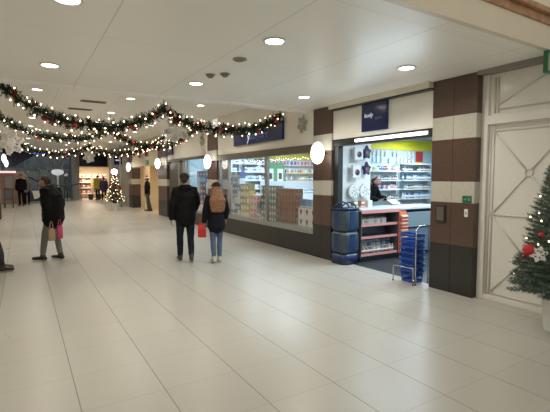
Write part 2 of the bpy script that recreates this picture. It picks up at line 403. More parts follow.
# ---- end of the mall: glazed screen and far shop
YE = 36.0
b = MB()
for x in (-.9, .3, 1.15, 2.0, 2.75, 3.35): b.box(x-.06, x+.06, YE-.06, YE+.06, 0, 3.5)
for z in (.1, 1.15, 2.3, 3.4): b.box(LX, 3.5, YE-.04, YE+.04, z-.05, z+.05)
struct('window_7', b, M('steel_mullion', (.22, .24, .25), .4, metal=.4))
struct('window_8', MB().box(LX, 3.5, YE-.005, YE+.005, 0, 3.5), glass)
struct('wall_end', MB().box(LX-1, 9, 39.5, 39.7, 0, 4), M('dusk_blue_wall', (.05, .085, .12), .6, var=.3, scale=.8))
struct('wall_end_pier', MB().box(3.38, 3.72, 33.9, 36.2, 0, 3.55), M('grey_pier', (.33, .32, .30), .45))
struct('wall_end_head', MB().box(3.72, 5.9, 34.05, 34.4, 2.5, 3.55), cream)
t = thing('shop_sign', 'wide navy sign with pale emblem over the brightly lit shop at the end', 'sign', (4.7, 34.04, 3.0))
bx('board', (-.95, 1.0, -.10, 0, -.46, .48), M('deep_navy', (.004, .008, .045), .3), t)
b = MB(); b.sph((-.25, -.11, -.02), (.14, .02, .16)); b.build('emblem', M('pale_blue_emblem', (.45, .62, .70), .4, emit=(.4, .6, .7), es=.3), t, True)
t = thing('blue_light_bar', 'thin glowing blue light bar across the glazed end screen', 'light', (1.75, 35.8, 3.5))
bx('housing', (-1.5, 1.5, -.02, .1, -.06, .06), black_m, t); bx('tube', (-1.45, 1.45, -.05, -.02, -.035, .035), emis('blue_led', (.10, .25, 1.0), 3.5), t)
# far shop interior
struct('wall_far_shop_back', MB().box(3.7, 9, 38.2, 38.3, 0, 3.2), M('warm_cream_wall', (.75, .62, .45), .6))
struct('ceiling_far_shop', MB().box(3.7, 9, 34.4, 38.3, 2.9, 3.0), M('warm_cream_wall'))
t = thing('ceiling_light_panel', 'warm light panel inside the shop at the end of the mall', 'light', (5.0, 36.0, 2.86))
bx('frame', (-.8, .8, -.8, .8, 0, .04), white_p, t); area('lamp', t, (0, 0, -.01), 1.5, 170, (1, .83, .62), 1.5)

# ================================================================== LAMPS
def downlight():
    t = thing('ceiling_downlight', 'round white downlight', 'downlight', (0, 0, 0), group='round downlights in the mall ceiling')
    b = MB().lathe([(.105, 0), (.12, -.004), (.122, -.012), (.10, -.014), (.095, -.006), (.09, 0)], 24); b.build('trim_ring', white_p, t, True)
    b = MB().lathe([(.093, -.004), (.093, -.009)], 24); b.build('lamp', lamp_e, t)
    a = area('lamp_beam', t, (0, 0, -.02), .17, MALL_W, WARM, shape='DISK', spread=150)
    return t
dl = downlight(); first = True
rows = [('in the row nearest the camera', 3.74, 3.08), ('in the second row from the camera', 6.0, 3.08), ('in the first row of the raised ceiling', 10.3, 3.55),
        ('second row of the raised ceiling', 12.8, 3.55), ('third row of the raised ceiling', 15.1, 3.55), ('fourth row of the raised ceiling', 17.6, 3.55),
        ('fifth row of the raised ceiling', 20.2, 3.55), ('sixth row of the raised ceiling', 23.0, 3.55), ('seventh row of the raised ceiling', 26.5, 3.55), ('farthest row of the raised ceiling', 30.5, 3.55)]
for rn, y, z in rows:
    for cn, x in (('left', .36), ('middle', 2.29), ('right', 4.28 if y < 8 else 4.05)):
        lab = 'round glowing downlight, %s one %s' % (cn, rn)
        if first: dl.location = (x, y, z); dl['label'] = lab; first = False
        else: dup(dl, (x, y, z), label=lab)
def oval(loc, label, k=1.):
    t = thing('oval_wall_lamp', label, 'wall lamp', loc, group='glowing oval lamps projecting over the mall')
    b = MB().sph((0, 0, 0), (.10*k, .18*k, .22*k), 20, 12); b.build('globe', oval_e, t, True)
    d = 1 if loc[0] > 2 else -1
    MB().tube([(d*.08, 0, 0), (d*.23, 0, 0)], .02, 8).build('bracket', dark_frame, t)
    return t
oval((5.04, 6.60, 2.155), 'large glowing oval lamp on the pillar between window and entrance')
oval((5.04, 12.3, 2.17), 'glowing oval lamp on the pillar past the long window')
oval((5.04, 17.9, 2.28), 'glowing oval lamp on the wide pillar before the red lettering', 1.05)
oval((5.04, 23.6, 2.25), 'small glowing oval lamp on the farthest striped pillar', 1.1)
oval((-.56, 20.0, 2.45), 'glowing oval lamp nearest at the left edge of the view', .8)
oval((-.69, 28.0, 2.5), 'second glowing oval lamp at the left edge, farther back', 1.0)
# ceiling fittings
t = thing('smoke_detector', 'dark round speaker grille in the near ceiling', 'speaker', (2.28, 4.52, 3.08)); MB().lathe([(.085, 0), (.085, -.012), (.06, -.018)], 20).build('rim', M('tan_rim', (.28, .25, .19), .5), t); MB().lathe([(.06, -.018), (.055, -.024)], 20).build('grille', M('grille', (.16, .14, .11), .5), t)
t['label'] = 'flat round tan speaker grille in the near ceiling'; t.name = 'ceiling_speaker'
for x, y, lab in ((2.27, 5.40, 'small tan smoke detector with two lobes on the near ceiling'), (2.42, 5.25, 'smaller tan smoke detector beside the lobed one')):
    t = thing('smoke_detector', lab, 'smoke detector', (x, y, 3.08), group='tan detectors on the near ceiling')
    MB().lathe([(.055, 0), (.055, -.02), (.03, -.045), (.012, -.05)], 16).build('body', M('tan_detector', (.20, .17, .13), .5), t, True)
    MB().lathe([(.07, 0), (.07, -.008)], 16).build('base', M('tan_rim'), t)
for x, y, lab in ((1.60, 11.2, 'nearer dark slot vent in the raised ceiling'), (1.45, 12.6, 'farther dark slot vent in the raised ceiling')):
    t = thing('slot_vent', lab, 'vent', (x, y, 3.55)); bx('frame', (-.3, .3, -.13, .13, -.01, 0), M('vent_frame', (.3, .28, .24), .5), t)
    for k in range(3): bx('slat', (-.27, .27, -.1+k*.075, -.05+k*.075, -.016, -.01), M('vent_dark', (.05, .045, .04), .5), t)
t = thing('hanging_exit_sign', 'green framed sign hanging from the ceiling edge at the upper right', 'sign', (5.14, 2.42, 2.95))
b = MB(); b.box(-.14, -.11, -.02, .02, -.12, .12); b.box(.11, .14, -.02, .02, -.12, .12); b.box(-.11, .11, -.02, .02, .095, .12); b.box(-.11, .11, -.02, .02, -.12, -.095)
b.build('frame', M('sign_green'), t); bx('face', (-.11, .11, -.012, .012, -.095, .095), M('sign_face', (.45, .40, .30), .4), t)
bx('bracket', (-.02, .02, -.01, .01, .12, .131), dark_frame, t)

# ================================================================== GARLANDS AND TREES
def needles(mb, p, d, L, n, nl, wd, spread=.9):
    """tuft of needles around a twig p -> p+d*L"""
    d = Vector(d).normalized(); ref = Vector((0, 0, 1)) if abs(d.z) < .9 else Vector((1, 0, 0))
    a = d.cross(ref).normalized(); b = d.cross(a)
    V = mb.v; Fc = mb.f; mi = mb.mi
    for i in range(n):
        t = random.random(); th = random.random()*2*pi
        o_ = a*cos(th)+b*sin(th); q = p + d*(L*t); e = q + (o_*spread + d*.6)*(nl*(.7+.5*random.random()))
        s_ = (a*-sin(th)+b*cos(th))*wd
        k = len(V); V.append(tuple(q-s_)); V.append(tuple(q+s_)); V.append(tuple(e)); Fc.append((k, k+1, k+2)); mi.append(0)
def star_leaf(mb, c, R, ax):
    for i in range(6):
        T = Matrix.Translation(c) @ Matrix.Rotation(random.random()*.3+ax, 4, 'Z') @ Matrix.Rotation(2*pi*i/6, 4, 'Y')
        mb.add([(0, -.01, 0), (-R*.25, .01, R*.5), (0, -.02, R), (R*.25, .01, R*.5), (0, .03, R*.5)], [(0, 1, 4), (1, 2, 4), (2, 3, 4), (3, 0, 4)], 0, T)
bulb0 = MB().sph((0, 0, 0), (.0128, .0128, .0155), 8, 5).mesh('fairy_light', fairy_e, True)
ball0 = MB().sph((0, 0, 0), .045, 14, 9).mesh('bauble', red_m, True)
gball0 = MB().sph((0, 0, 0), .032, 12, 8).mesh('bauble', M('gold_bauble', (.55, .36, .12), .25, metal=.8), True)
def link(name, me, parent, loc, s=1.):
    o = bpy.data.objects.new(name, me); COL.objects.link(o); o.parent = parent; o.location = loc; o.scale = (s, s, s); return o
_s = MB(); star_leaf(_s, Vector((0, 0, 0)), .085, 0)
star_r = _s.mesh('poinsettia', red_dk); star_g = _s.mesh('poinsettia', M('champagne_leaf', (.45, .36, .25), .5))
def garland(label, Y, pts, sags, rad=.145, nl=95, nb=12, bulb=1., dense=1.):
    t = thing('christmas_garland', label, 'garland', (pts[0][0], Y, pts[0][1]), group='lit fir garlands swagged across the mall')
    O0 = Vector(t.location); path = []
    for (a, b_), s in zip(zip(pts[:-1], pts[1:]), sags):
        n = 26
        for i in range(n):
            u = i/n
            path.append(Vector((a[0]+(b_[0]-a[0])*u, Y+.05*sin(u*9), a[1]+(b_[1]-a[1])*u - s*(1-(2*u-1)**2)**.85))-O0)
    path.append(Vector((pts[-1][0], Y, pts[-1][1]))-O0)
    L = [0]
    for i in range(1, len(path)): L.append(L[-1]+(path[i]-path[i-1]).length)
    def at(u):
        x = u*L[-1]
        for i in range(1, len(path)):
            if L[i] >= x:
                f = (x-L[i-1])/(L[i]-L[i-1]); return path[i-1].lerp(path[i], f), (path[i]-path[i-1]).normalized()
        return path[-1], (path[-1]-path[-2]).normalized()
    cable = MB().tube(path, .018, 6); cable.build('cable', needle_d, t, True)
    fo = MB(); N = int(L[-1]*210*dense)
    for i in range(N):
        p, d = at(random.random()); th = random.random()*2*pi; a = d.cross(Vector((0, 1, 0))).normalized(); b_ = d.cross(a)
        o_ = a*cos(th)+b_*sin(th); needles(fo, p, o_+d*random.uniform(-.7, .7), rad*random.uniform(.6, 1.15), 13, .05, .007)
    fo.build('foliage', needle_d, t)
    for i in range(int(L[-1]*3.2)):
        u = (i+random.random())/(L[-1]*3.2); p, d = at(min(u, 1)); th = random.random()*2*pi
        o = link('poinsettia', star_r if random.random() < .75 else star_g, t, p+Vector((0, cos(th)*rad*.8 - .02, sin(th)*rad*.7)), random.uniform(.7, 1.15)); o.rotation_euler = (random.uniform(-.5, .5), random.random()*6, random.uniform(-.6, .6))
    for i in range(nl):
        u = (i+random.random()*.8)/nl; p, d = at(u); th = i*1.9+random.random()
        link('fairy_light', bulb0, t, p+Vector((0, cos(th)*rad*1.02, sin(th)*rad*1.02)), bulb*random.uniform(.8, 1.15))
    for i in range(nb):
        u = (i+.5)/nb; p, d = at(u); th = random.random()*pi+pi
        link('bauble', ball0 if i % 3 else gball0, t, p+Vector((0, cos(th)*rad*.8-.02, sin(th)*rad*.8)), random.uniform(.7, 1.1))
    for p in pts:
        MB().tube([Vector((p[0], Y, p[1]))-O0, Vector((p[0], Y, 3.55))-O0], .006, 5).build('hanging_wire', dark_frame, t)
    return t
garland('nearest lit garland with red baubles, swagged under the ceiling edge', 8.2, [(-.22, 3.18), (2.45, 3.02), (5.2, 3.10)], [.50, .38], nl=98, bulb=1.0)
garland('second lit garland, dipping just behind the nearest one', 13.0, [(-.75, 3.52), (2.3, 3.10), (5.1, 3.45)], [.52, .62], nl=98, bulb=1.2, rad=.14)
garland('farthest lit garland, seen low behind the other two', 17.0, [(-.75, 3.3), (2.2, 2.85), (5.1, 3.35)], [.52, .45], nl=98, bulb=1.35, rad=.15)

def hang_flake(loc, R, label, ztop=3.55, rz=-.45):
    t = thing('snowflake_decoration', label, 'snowflake', loc, rz, group='large white snowflakes hanging from the ceiling')
    snowflake('flake', None, (0, 0, 0), R, 0, parent=t, wid=.15, th=.012)
    MB().tube([(0, 0, R*.8), (0, 0, ztop-loc[2])], .003, 5).build('thread', white_p, t)
hang_flake((3.16, 9.5, 2.80), .32, 'large white hanging snowflake under the hump of the nearest garland')
hang_flake((-.20, 14.0, 2.66), .36, 'large white snowflake hanging at the left edge behind garlands')
hang_flake((3.32, 25.5, 2.85), .35, 'white snowflake hanging in front of the end shop sign')
hang_flake((1.95, 25.5, 3.05), .30, 'white snowflake hanging in front of the glazed end screen')

def tree(name, label, loc, h, z0, rb, nbr, needle_n, nl, nw, nlight, nball, potr, poth, star=False, flakes=0, group=None, ballS=1., bulbS=1.):
    t = thing(name, label, 'christmas tree', loc)
    MB().lathe([(potr*.72, 0), (potr*.78, .02), (potr, poth*.93), (potr*1.06, poth*.94), (potr*1.06, poth), (potr*.9, poth), (potr*.9, poth-.03)], 24).build('pot', white_p, t, True)
    MB().lathe([(potr*.88, poth-.045), (potr*.88, poth-.035)], 20).build('soil', M('soil', (.03, .02, .015), .9), t)
    MB().tube([(0, 0, poth-.03), (0, 0, h*.5), (0, 0, h*.97)], [.035, .025, .006], 8).build('trunk', M('bark', (.06, .04, .025), .8), t, True)
    fo = MB(); tips = []
    for i in range(nbr):
        u = (i+.5)/nbr; z = z0 + (h-z0)*(u**1.15)*.985; L = rb*(1-(z-z0)/(h-z0))**.88*random.uniform(.82, 1.06)+.02
        th = i*2.39996; d = Vector((cos(th), sin(th), .18+.5*u)).normalized(); p = Vector((0, 0, z)) + Vector((d.x, d.y, 0))*.02
        droop = -.12*(1-u)
        fo.tube([p, p+d*L*.5, p+d*L+Vector((0, 0, droop*L))], [.006, .005, .002], 4)
        nd = max(3, int(L/.055))
        for k in range(nd):
            q = p + d*(L*(.15+.85*k/nd)) + Vector((0, 0, droop*L*(k/nd)**2))
            needles(fo, q, d, L/nd*1.2, needle_n, nl, nw)
            if k > 0:
                for s in (-1, 1):
                    sd = (d + Vector((-d.y, d.x, 0))*s*1.1).normalized(); sl = (L*(1-k/nd))*.45+.035
                    needles(fo, q, sd, sl, int(needle_n*(.6+sl*8)), nl, nw)
        tips.append((p+d*L*.97+Vector((0, 0, droop*L)), th, u))
    fo.build('foliage', needle_g, t)
    idx = list(range(len(tips))); random.shuffle(idx)
    for i in idx[:nlight]:
        p, th, u = tips[i]; link('fairy_light', bulb0, t, p*random.uniform(.96, 1.0)+Vector((0, 0, .015)), bulbS*.75)
    for i in idx[nlight:nlight+nball]:
        p, th, u = tips[i]; link('bauble', ball0 if i % 4 else gball0, t, p+Vector((0, 0, -.05)), ballS*random.uniform(.55, .8))
    if star: MB().sph((0, 0, h+.03), (.16, .16, .15), 14, 9).build('glowing_topper', emis('topper', (1, .98, .95), 5), t, True)
    return t
TR = (4.87, 2.15, 0)
tr = tree('christmas_tree', 'decorated green fir tree in a white pot at the right edge', TR, 1.95, .40, .46, 230, 16, .036, .0032, 30, 12, .125, .36, bulbS=.8, ballS=.8)
def rel(p): return (p[0]-TR[0], p[1]-TR[1], p[2])
MB().sph((0, 0, 0), .058, 20, 14).build('red_bauble', red_m, tr, True, loc=rel((4.50, 2.26, .912)))
sf = snowflake('white_snowflake', None, rel((4.52, 2.17, .876)), .085, -1.13, parent=tr, wid=.12, th=.004)
MB().sph((0, 0, 0), .045, 16, 12).build('pearl_bauble', M('pearl', (.75, .70, .55), .3), tr, True, loc=rel((4.74, 2.16, 1.04)))
tree('christmas_tree', 'small dark lit tree with glowing white topper before the far pillar', (4.12, 22.6, 0), 1.95, .42, .48, 90, 7, .045, .006, 60, 18, .17, .36, star=True, ballS=1.6, bulbS=1.7)

# ================================================================== SHOP INTERIOR
def troffer(loc, label, watts=SHOP_W, sx=1.1, sy=1.1, col=COOL):
    t = thing('ceiling_light_panel', label, 'light', loc, group='square light panels in the shop ceiling')
    bx('frame', (-sx/2-.04, sx/2+.04, -sy/2-.04, sy/2+.04, 0, .03), white_p, t)
    area('lamp', t, (0, 0, -.008), sx, watts, col, sy); return t
for i, (x, y) in enumerate(((6.6, 4.9), (8.8, 4.9), (7.2, 7.9), (10.2, 8.1), (6.6, 10.3), (8.8, 10.6), (7.0, 12.4), (9.4, 12.3))):
    troffer((x, y, 2.915), 'bright square light panel inside the shop ceiling, %s' % ['nearest the entrance', 'right of the entrance', 'over the checkout', 'over the back shelves', 'behind the display window', 'deep behind the display window', 'over the rear shelves', 'over the green board'][i])
struct('wall_shop_back', MB().box(6.21, 14, 14.2, 14.3, 0, 2.95), cyan_wall)
struct('wall_shop_side', MB().box(13.9, 14, 3.3, 14.2, 0, 2.95), cyan_wall)
struct('wall_shop_near', MB().box(5.7, 13.9, 3.3, 3.4, 0, 2.95), cyan_wall)
# white partition with hanging packs (left inside entrance)
struct('wall_partition', MB().box(5.46, 6.74, 6.86, 6.92, 0, 2.9), white_p)
# slat wall partition behind checkout
b = MB().box(8.3, 13.6, 9.35, 9.45, 0, 2.9)
for k in range(9): b.box(8.3, 13.6, 9.335, 9.35, 1.92+k*.075, 1.98+k*.075)
struct('wall_slatwall', b, cyan_wall)
struct('trim_12', MB().box(8.3, 13.6, 9.30, 9.333, 2.56, 2.9), yellow_m)

# hanging packs
def pack(loc, label, c1, c2, star=False):
    t = thing('hanging_pack', label, 'product pack', loc, group='hanging packs on the white partition')
    MB().tube([(0, .12, .14), (0, -.02, .14)], .006, 6).build('hook', chrome, t)
    b = MB()
    if star:
        n = 5; pts = []
        for i in range(10):
            rr = .155 if i % 2 == 0 else .095
            pts.append((rr*sin(pi*i/5)*.82, rr*cos(pi*i/5)*1.05))
        b.loft([[(x, -.03, z) for x, z in pts], [(x, .03, z) for x, z in pts]])
    else: b.box(-.12, .12, -.03, .03, -.14, .14)
    b.build('pack', c1, t, bev=.008)
    b = MB().tube([(.01, -.036, -.02), (.01, -.031, -.02)], .065, 16); b.build('picture', c2, t)
    MB().tube([(-.03, -.04, -.0), (-.03, -.036, 0)], .025, 10).build('emblem', pinkprint, t)
    return t
pack((6.25, 6.74, 2.19), 'white hanging pack with dark round picture, upper row', print_w, dark_print)
pack((6.20, 6.74, 1.80), 'white hanging pack with dark round picture, lower row', print_w, dark_print)
pack((6.50, 6.74, 2.22), 'navy star shaped hanging pack, upper row', navy_pl, M('brown_print', (.15, .08, .07), .4), True)
pack((6.50, 6.74, 1.86), 'navy star shaped hanging pack, lower row', navy_pl, M('brown_print'), True)
for i, x in enumerate((6.18, 6.50)):
    t = thing('round_plate_pack', 'round white patterned plate on the partition, %s' % ('left' if i == 0 else 'right, next to the cashier'), 'plate', (x, 6.78, 1.37), group='round white plates on the partition')
    MB().tube([(0, .02, 0), (0, -.02, 0)], .155, 24).build('disc', print_w, t, bev=.004)
    b = MB()
    for k in range(9): a = k*2.4; r_ = .03+.012*k; b.tube([(r_*cos(a), -.024, r_*sin(a)), (r_*cos(a)+.02, -.024, r_*sin(a)-.03)], .006, 5)
    b.build('pattern', dark_print, t)
    MB().tube([(0, .078, .155), (0, .0, .155)], .006, 6).build('hook', chrome, t)

# generic shelf products (one mesh per kind, copied)
prod_cols = MR('product_mix', [(.6, .1, .12), (.75, .72, .68), (.08, .15, .45), (.65, .3, .5), (.1, .1, .12), (.7, .55, .2), (.2, .45, .5), (.8, .78, .75)])
cool_cols = MR('product_cool', [(.05, .12, .35), (.55, .68, .78), (.08, .25, .5), (.7, .75, .8), (.12, .3, .42), (.3, .5, .7)])
dark_cols = MR('product_dark', [(.02, .02, .03), (.06, .05, .08), (.25, .05, .1), (.5, .48, .5), (.03, .05, .12)])
yel_cols = MR('product_yellow', [(.42, .36, .07), (.55, .48, .12), (.20, .22, .10), (.5, .46, .36), (.3, .2, .06)])
warm_cols = MR('product_warm', [(.5, .15, .1), (.65, .6, .55), (.3, .35, .2), (.6, .3, .15), (.7, .66, .6)])
def bottle_mesh(name, r, h, m):
    b = MB(); b.lathe([(r, 0), (r, h*.62), (r*.8, h*.70), (r*.4, h*.76), (r*.4, h*.82)], 10)
    b.lathe([(r*.48, h*.82), (r*.48, h)], 8, mi=1); b.lathe([(r*1.02, h*.15), (r*1.02, h*.5)], 10, mi=2)
    return b.mesh(name, [m, white_p, print_w], True)
def carton_mesh(name, w_, d, h, m):
    b = MB(); b.box(-w_/2, w_/2, -d/2, d/2, 0, h); b.box(-w_*.35, w_*.35, -d/2-.002, -d/2, h*.55, h*.85, 1); b.box(-w_/2-.001, w_/2+.001, -d/2-.001, d/2, h*.08, h*.2, 1)
    return b.mesh(name, [m, print_w])
def row(name, mesh, x0, x1, n, y, z, group, label, cat, rz=0, skip=0, jit=.0, axis=0):
    for i in range(n):
        if random.random() < skip: continue
        u = x0+(x1-x0)*(i+.5)/n
        o = bpy.data.objects.new(name, mesh); COL.objects.link(o)
        o.location = (u, y, z) if axis == 0 else (y, u, z)
        s = 1-jit*random.random(); o.scale = (1, 1, s); o.rotation_euler = (0, 0, rz)
        tag(o, label, cat, group)
def shelf_unit(name, label, x0, x1, yb, depth, zs, ztop, mat=shelf_w, edge=None):
    """unit on the plane y=yb (back), shelves towards -y"""
    t = thing(name, label, 'shelf unit', ((x0+x1)/2, yb, 0)); w_ = (x1-x0)/2
    bx('back_panel', (-w_, w_, -.03, 0, 0, ztop), mat, t)
    for s in (-1, 1): bx('upright', (s*w_-.02*(s+1)/1-0.0 if s > 0 else -w_, s*w_ if s > 0 else -w_+.02, -depth*.6, -.03, 0, ztop), mat, t)
    for z in zs:
        f = bx('shelf', (-w_+.022, w_-.022, -depth, -.031, z-.03, z), mat, t)
        bx('price_strip', (-w_+.022, w_-.022, -depth-.008, -depth, z-.035, z+.005), edge or white_p, f)
    return t
bt = bottle_mesh('bottle', .034, .20, prod_cols); btc = bottle_mesh('bottle', .04, .22, cool_cols); btd = bottle_mesh('bottle', .03, .17, dark_cols)
ct = carton_mesh('carton', .09, .10, .16, prod_cols); ctc = carton_mesh('carton', .13, .12, .20, cool_cols)
tubj = bottle_mesh('jar', .04, .11, prod_cols)
# two units behind the checkout
zsA = [.35, .70, 1.02, 1.32, 1.60, 1.88]
shelf_unit('shelf_unit', 'white shelf unit of cosmetics behind the cashier', 8.9, 10.08, 9.33, .42, zsA, 2.05)
for k, z in enumerate(zsA[2:]):
    row('cosmetic_item', [btd, ct, btd, ct][k], 8.95, 10.03, 11, 9.0, z, 'cosmetics on shelf %s behind the cashier' % ['one', 'two', 'three', 'four'][k],
        'small coloured cosmetic pack on %s shelf behind the cashier' % ['the lowest visible', 'the second', 'the third', 'the top'][k], 'cosmetics', skip=.08, jit=.3)
shelf_unit('shelf_unit', 'white shelf unit of bottles at the right of the entrance view', 10.16, 11.6, 9.33, .42, zsA+[2.12], 2.12)
for k, z in enumerate(zsA[1:]):
    row('toiletry_bottle', [bt, btc, btd, btc, btd][k], 10.2, 11.56, 14, 9.0, z, 'toiletries on the right unit, shelf %s' % ['one', 'two', 'three', 'four', 'five'][k],
        'small toiletry bottle on %s shelf of the right unit' % ['the lowest', 'the second', 'the third', 'the fourth', 'the top'][k], 'bottle', skip=.06, jit=.15)
row('top_shelf_bottle', bt, 10.2, 10.9, 4, 9.1, 2.121, 'white bottles standing on top', 'pale bottle standing on top of the shelving', 'bottle')
t = thing('promotion_sign', 'small red sign on the pale slat wall at the entrance edge', 'sign', (11.35, 9.30, 2.36)); bx('board', (-.16, .16, -.02, 0, -.17, .17), M('sign_red', (.55, .04, .05), .4), t); bx('yellow_foot', (-.16, .16, -.02, 0, -.24, -.171), yellow_m, t)
# hooks with pale items
hk = carton_mesh('blister', .09, .03, .15, MR('pale_mix', [(.75, .78, .8), (.6, .75, .7), (.8, .7, .72), (.55, .7, .85)]))
for k, z in enumerate((2.16, 2.36)):
    row('blister_pack', hk, 9.0, 11.1, 12, 9.28, z, 'blister packs hanging on the slat wall row %s' % ('low' if k == 0 else 'high'), 'pale blister pack hanging in the %s row of the slat wall' % ('lower' if k == 0 else 'upper'), 'blister pack', skip=.35)

# checkout counter facing the entrance
t = thing('checkout_counter', 'long checkout counter with stocked front shelves facing the entrance', 'counter', (5.62, 5.95, 0))
LC = 2.5
bx('carcass', (0, LC, .32, .62, .08, 1.0), M('grey_carcass', (.10, .10, .11), .5), t)
bx('side_panel', (0, .025, 0, .32, .08, 1.0), M('grey_carcass'), t); bx('side_panel', (LC-.025, LC, 0, .32, .08, 1.0), M('grey_carcass'), t)
bx('plinth', (.02, LC-.02, .05, .62, 0, .08), black_m, t)
tp = bx('worktop', (-.02, LC+.02, -.03, .66, 1.0, 1.05), M('pale_worktop', (.62, .66, .68), .3), t, .005)
bx('edge_strip', (-.02, 1.05, -.042, -.031, .965, 1.03), pink_strip, tp)
for z in (.745, .50, .155):
    f = bx('shelf', (.026, 1.0, -.0, .319, z-.03, z), M('grey_carcass'), t)
    bx('price_strip', (.0, 1.0, -.015, -.001, z-.04, z+.008), pink_strip, f)
bx('divider', (1.0, 1.02, .0, .32, .08, 1.0), M('grey_carcass'), t)
gp = bx('glass_panel', (1.25, 2.3, -.01, -.002, .62, .94), M('grey_glass', (.22, .26, .28), .15), t)
bx('lower_panel', (1.25, 2.3, 0, .01, .08, .58), M('blue_grey_panel', (.12, .16, .2), .4), t)
sm = carton_mesh('carton', .05, .06, .12, warm_cols)
for j, yy in enumerate((6.05, 6.17)): row('snack_carton', sm, 5.66, 6.38, 13, yy, .746+j*.0, 'small cartons on the upper counter shelf', 'small red and white carton on upper front shelf of the counter', 'carton', jit=.15)
bs = bottle_mesh('bottle', .022, .15, MR('bottle_low', [(.65, .25, .12), (.6, .6, .55), (.1, .15, .3), (.7, .4, .3), (.5, .12, .1)]))
bs2 = bottle_mesh('bottle', .022, .26, MR('bottle_low2', [(.4, .5, .6), (.65, .65, .65), (.15, .25, .45)]))
row('travel_bottle', bs, 5.66, 6.60, 20, 6.02, .156, 'short bottles on the bottom counter shelf', 'short travel bottle in the front row of bottom counter shelf', 'bottle', jit=.1)
row('tall_travel_bottle', bs2, 5.66, 6.60, 20, 6.12, .156, 'tall bottles on the bottom counter shelf', 'taller travel bottle in the back row of bottom counter shelf', 'bottle', jit=.1)
# orange clip strip stand
t = thing('clip_strip_display', 'orange curved clip strip of packs on the counter front', 'display', (6.74, 5.90, 0))
bx('spine', (-.10, .10, -.0, .03, .10, .98), orange_m, t)
for k in range(11): MB().box(-.09, .09, -.07, .0, 0, .05, T=Matrix.Translation((0, 0, .14+k*.072)) @ Matrix.Rotation(.5, 4, 'X')).build('clipped_pack', M('orange_pack', (.70, .22, .14), .4) if k % 2 else M('peach_pack', (.75, .42, .32), .4), t, bev=.006)
# items on the counter by the partition
cb = carton_mesh('carton', .12, .1, .14, warm_cols)
row('counter_box', cb, 5.75, 6.35, 3, 6.4, 1.051, 'small boxes left on the worktop', 'small box on the worktop beside the plates', 'box')
t = tag(MB().box(-.13, .13, -.09, .09, 0, .012, T=Matrix.Rotation(.45, 4, 'X')).build('receipt_pad', print_w), 'white paper sheet held by the cashier', 'paper'); t.location = (7.12, 6.50, 1.12)

# blue round bin with two tiers of baskets in it
t = thing('basket_tower', 'navy round tower of stacked shopping baskets beside the pillar', 'basket stack', (5.36, 6.12, 0))
def rrect(w_, d, r, z, n=5, cx=0, cy=0):
    p = []
    for (sx, sy, a0) in ((1, 1, 0), (-1, 1, 90), (-1, -1, 180), (1, -1, 270)):
        for i in range(n):
            a = RAD(a0+90*i/(n-1)); p.append((cx+sx*(w_-r)+r*cos(a), cy+sy*(d-r)+r*sin(a), z))
    return p
b = MB(); b.loft([rrect(.20, .20, .12, z_) for z_ in (0, .02)]); b.loft([rrect(.215, .215, .12, .02), rrect(.22, .22, .12, .20)]); b.build('base_tub', navy_pl, t, True)
tier_m = M('grey_green_tier', (.055, .085, .095), .35, var=.3, scale=30)
for k, z in enumerate((.21, .64)):
    b = MB(); b.loft([rrect(.19, .19, .10, z), rrect(.215, .215, .10, z+.06), rrect(.215, .215, .10, z+.36), rrect(.19, .19, .10, z+.415)])
    tt = b.build('tier', tier_m, t, True)
    s_ = MB().box(-.218, -.208, -.06, .06, z+.05, z+.38); s_.box(-.06, .06, -.225, -.212, z+.05, z+.38); s_.build('blue_band', M('mid_blue', (.012, .035, .14), .3), tt)
    r_ = MB()
    for q in range(6): zz = z+.08+q*.055; r_.tube([Vector(p) for p in rrect(.219, .219, .10, zz)], .005, 5, closed=True)
    r_.build('rib', navy_pl, tt, True)
MB().loft([rrect(.225, .225, .12, 1.055), rrect(.225, .225, .12, 1.085)]).build('rim', navy_pl, t, True)
for y in (-.10, .10):
    MB().tube([(-.19+.38*i/12, y-.0, 1.08+.11*sin(pi*i/12)**.6) for i in range(13)], .016, 8).build('handle', navy_pl, t, True)
t.scale = (1, 1, 1)

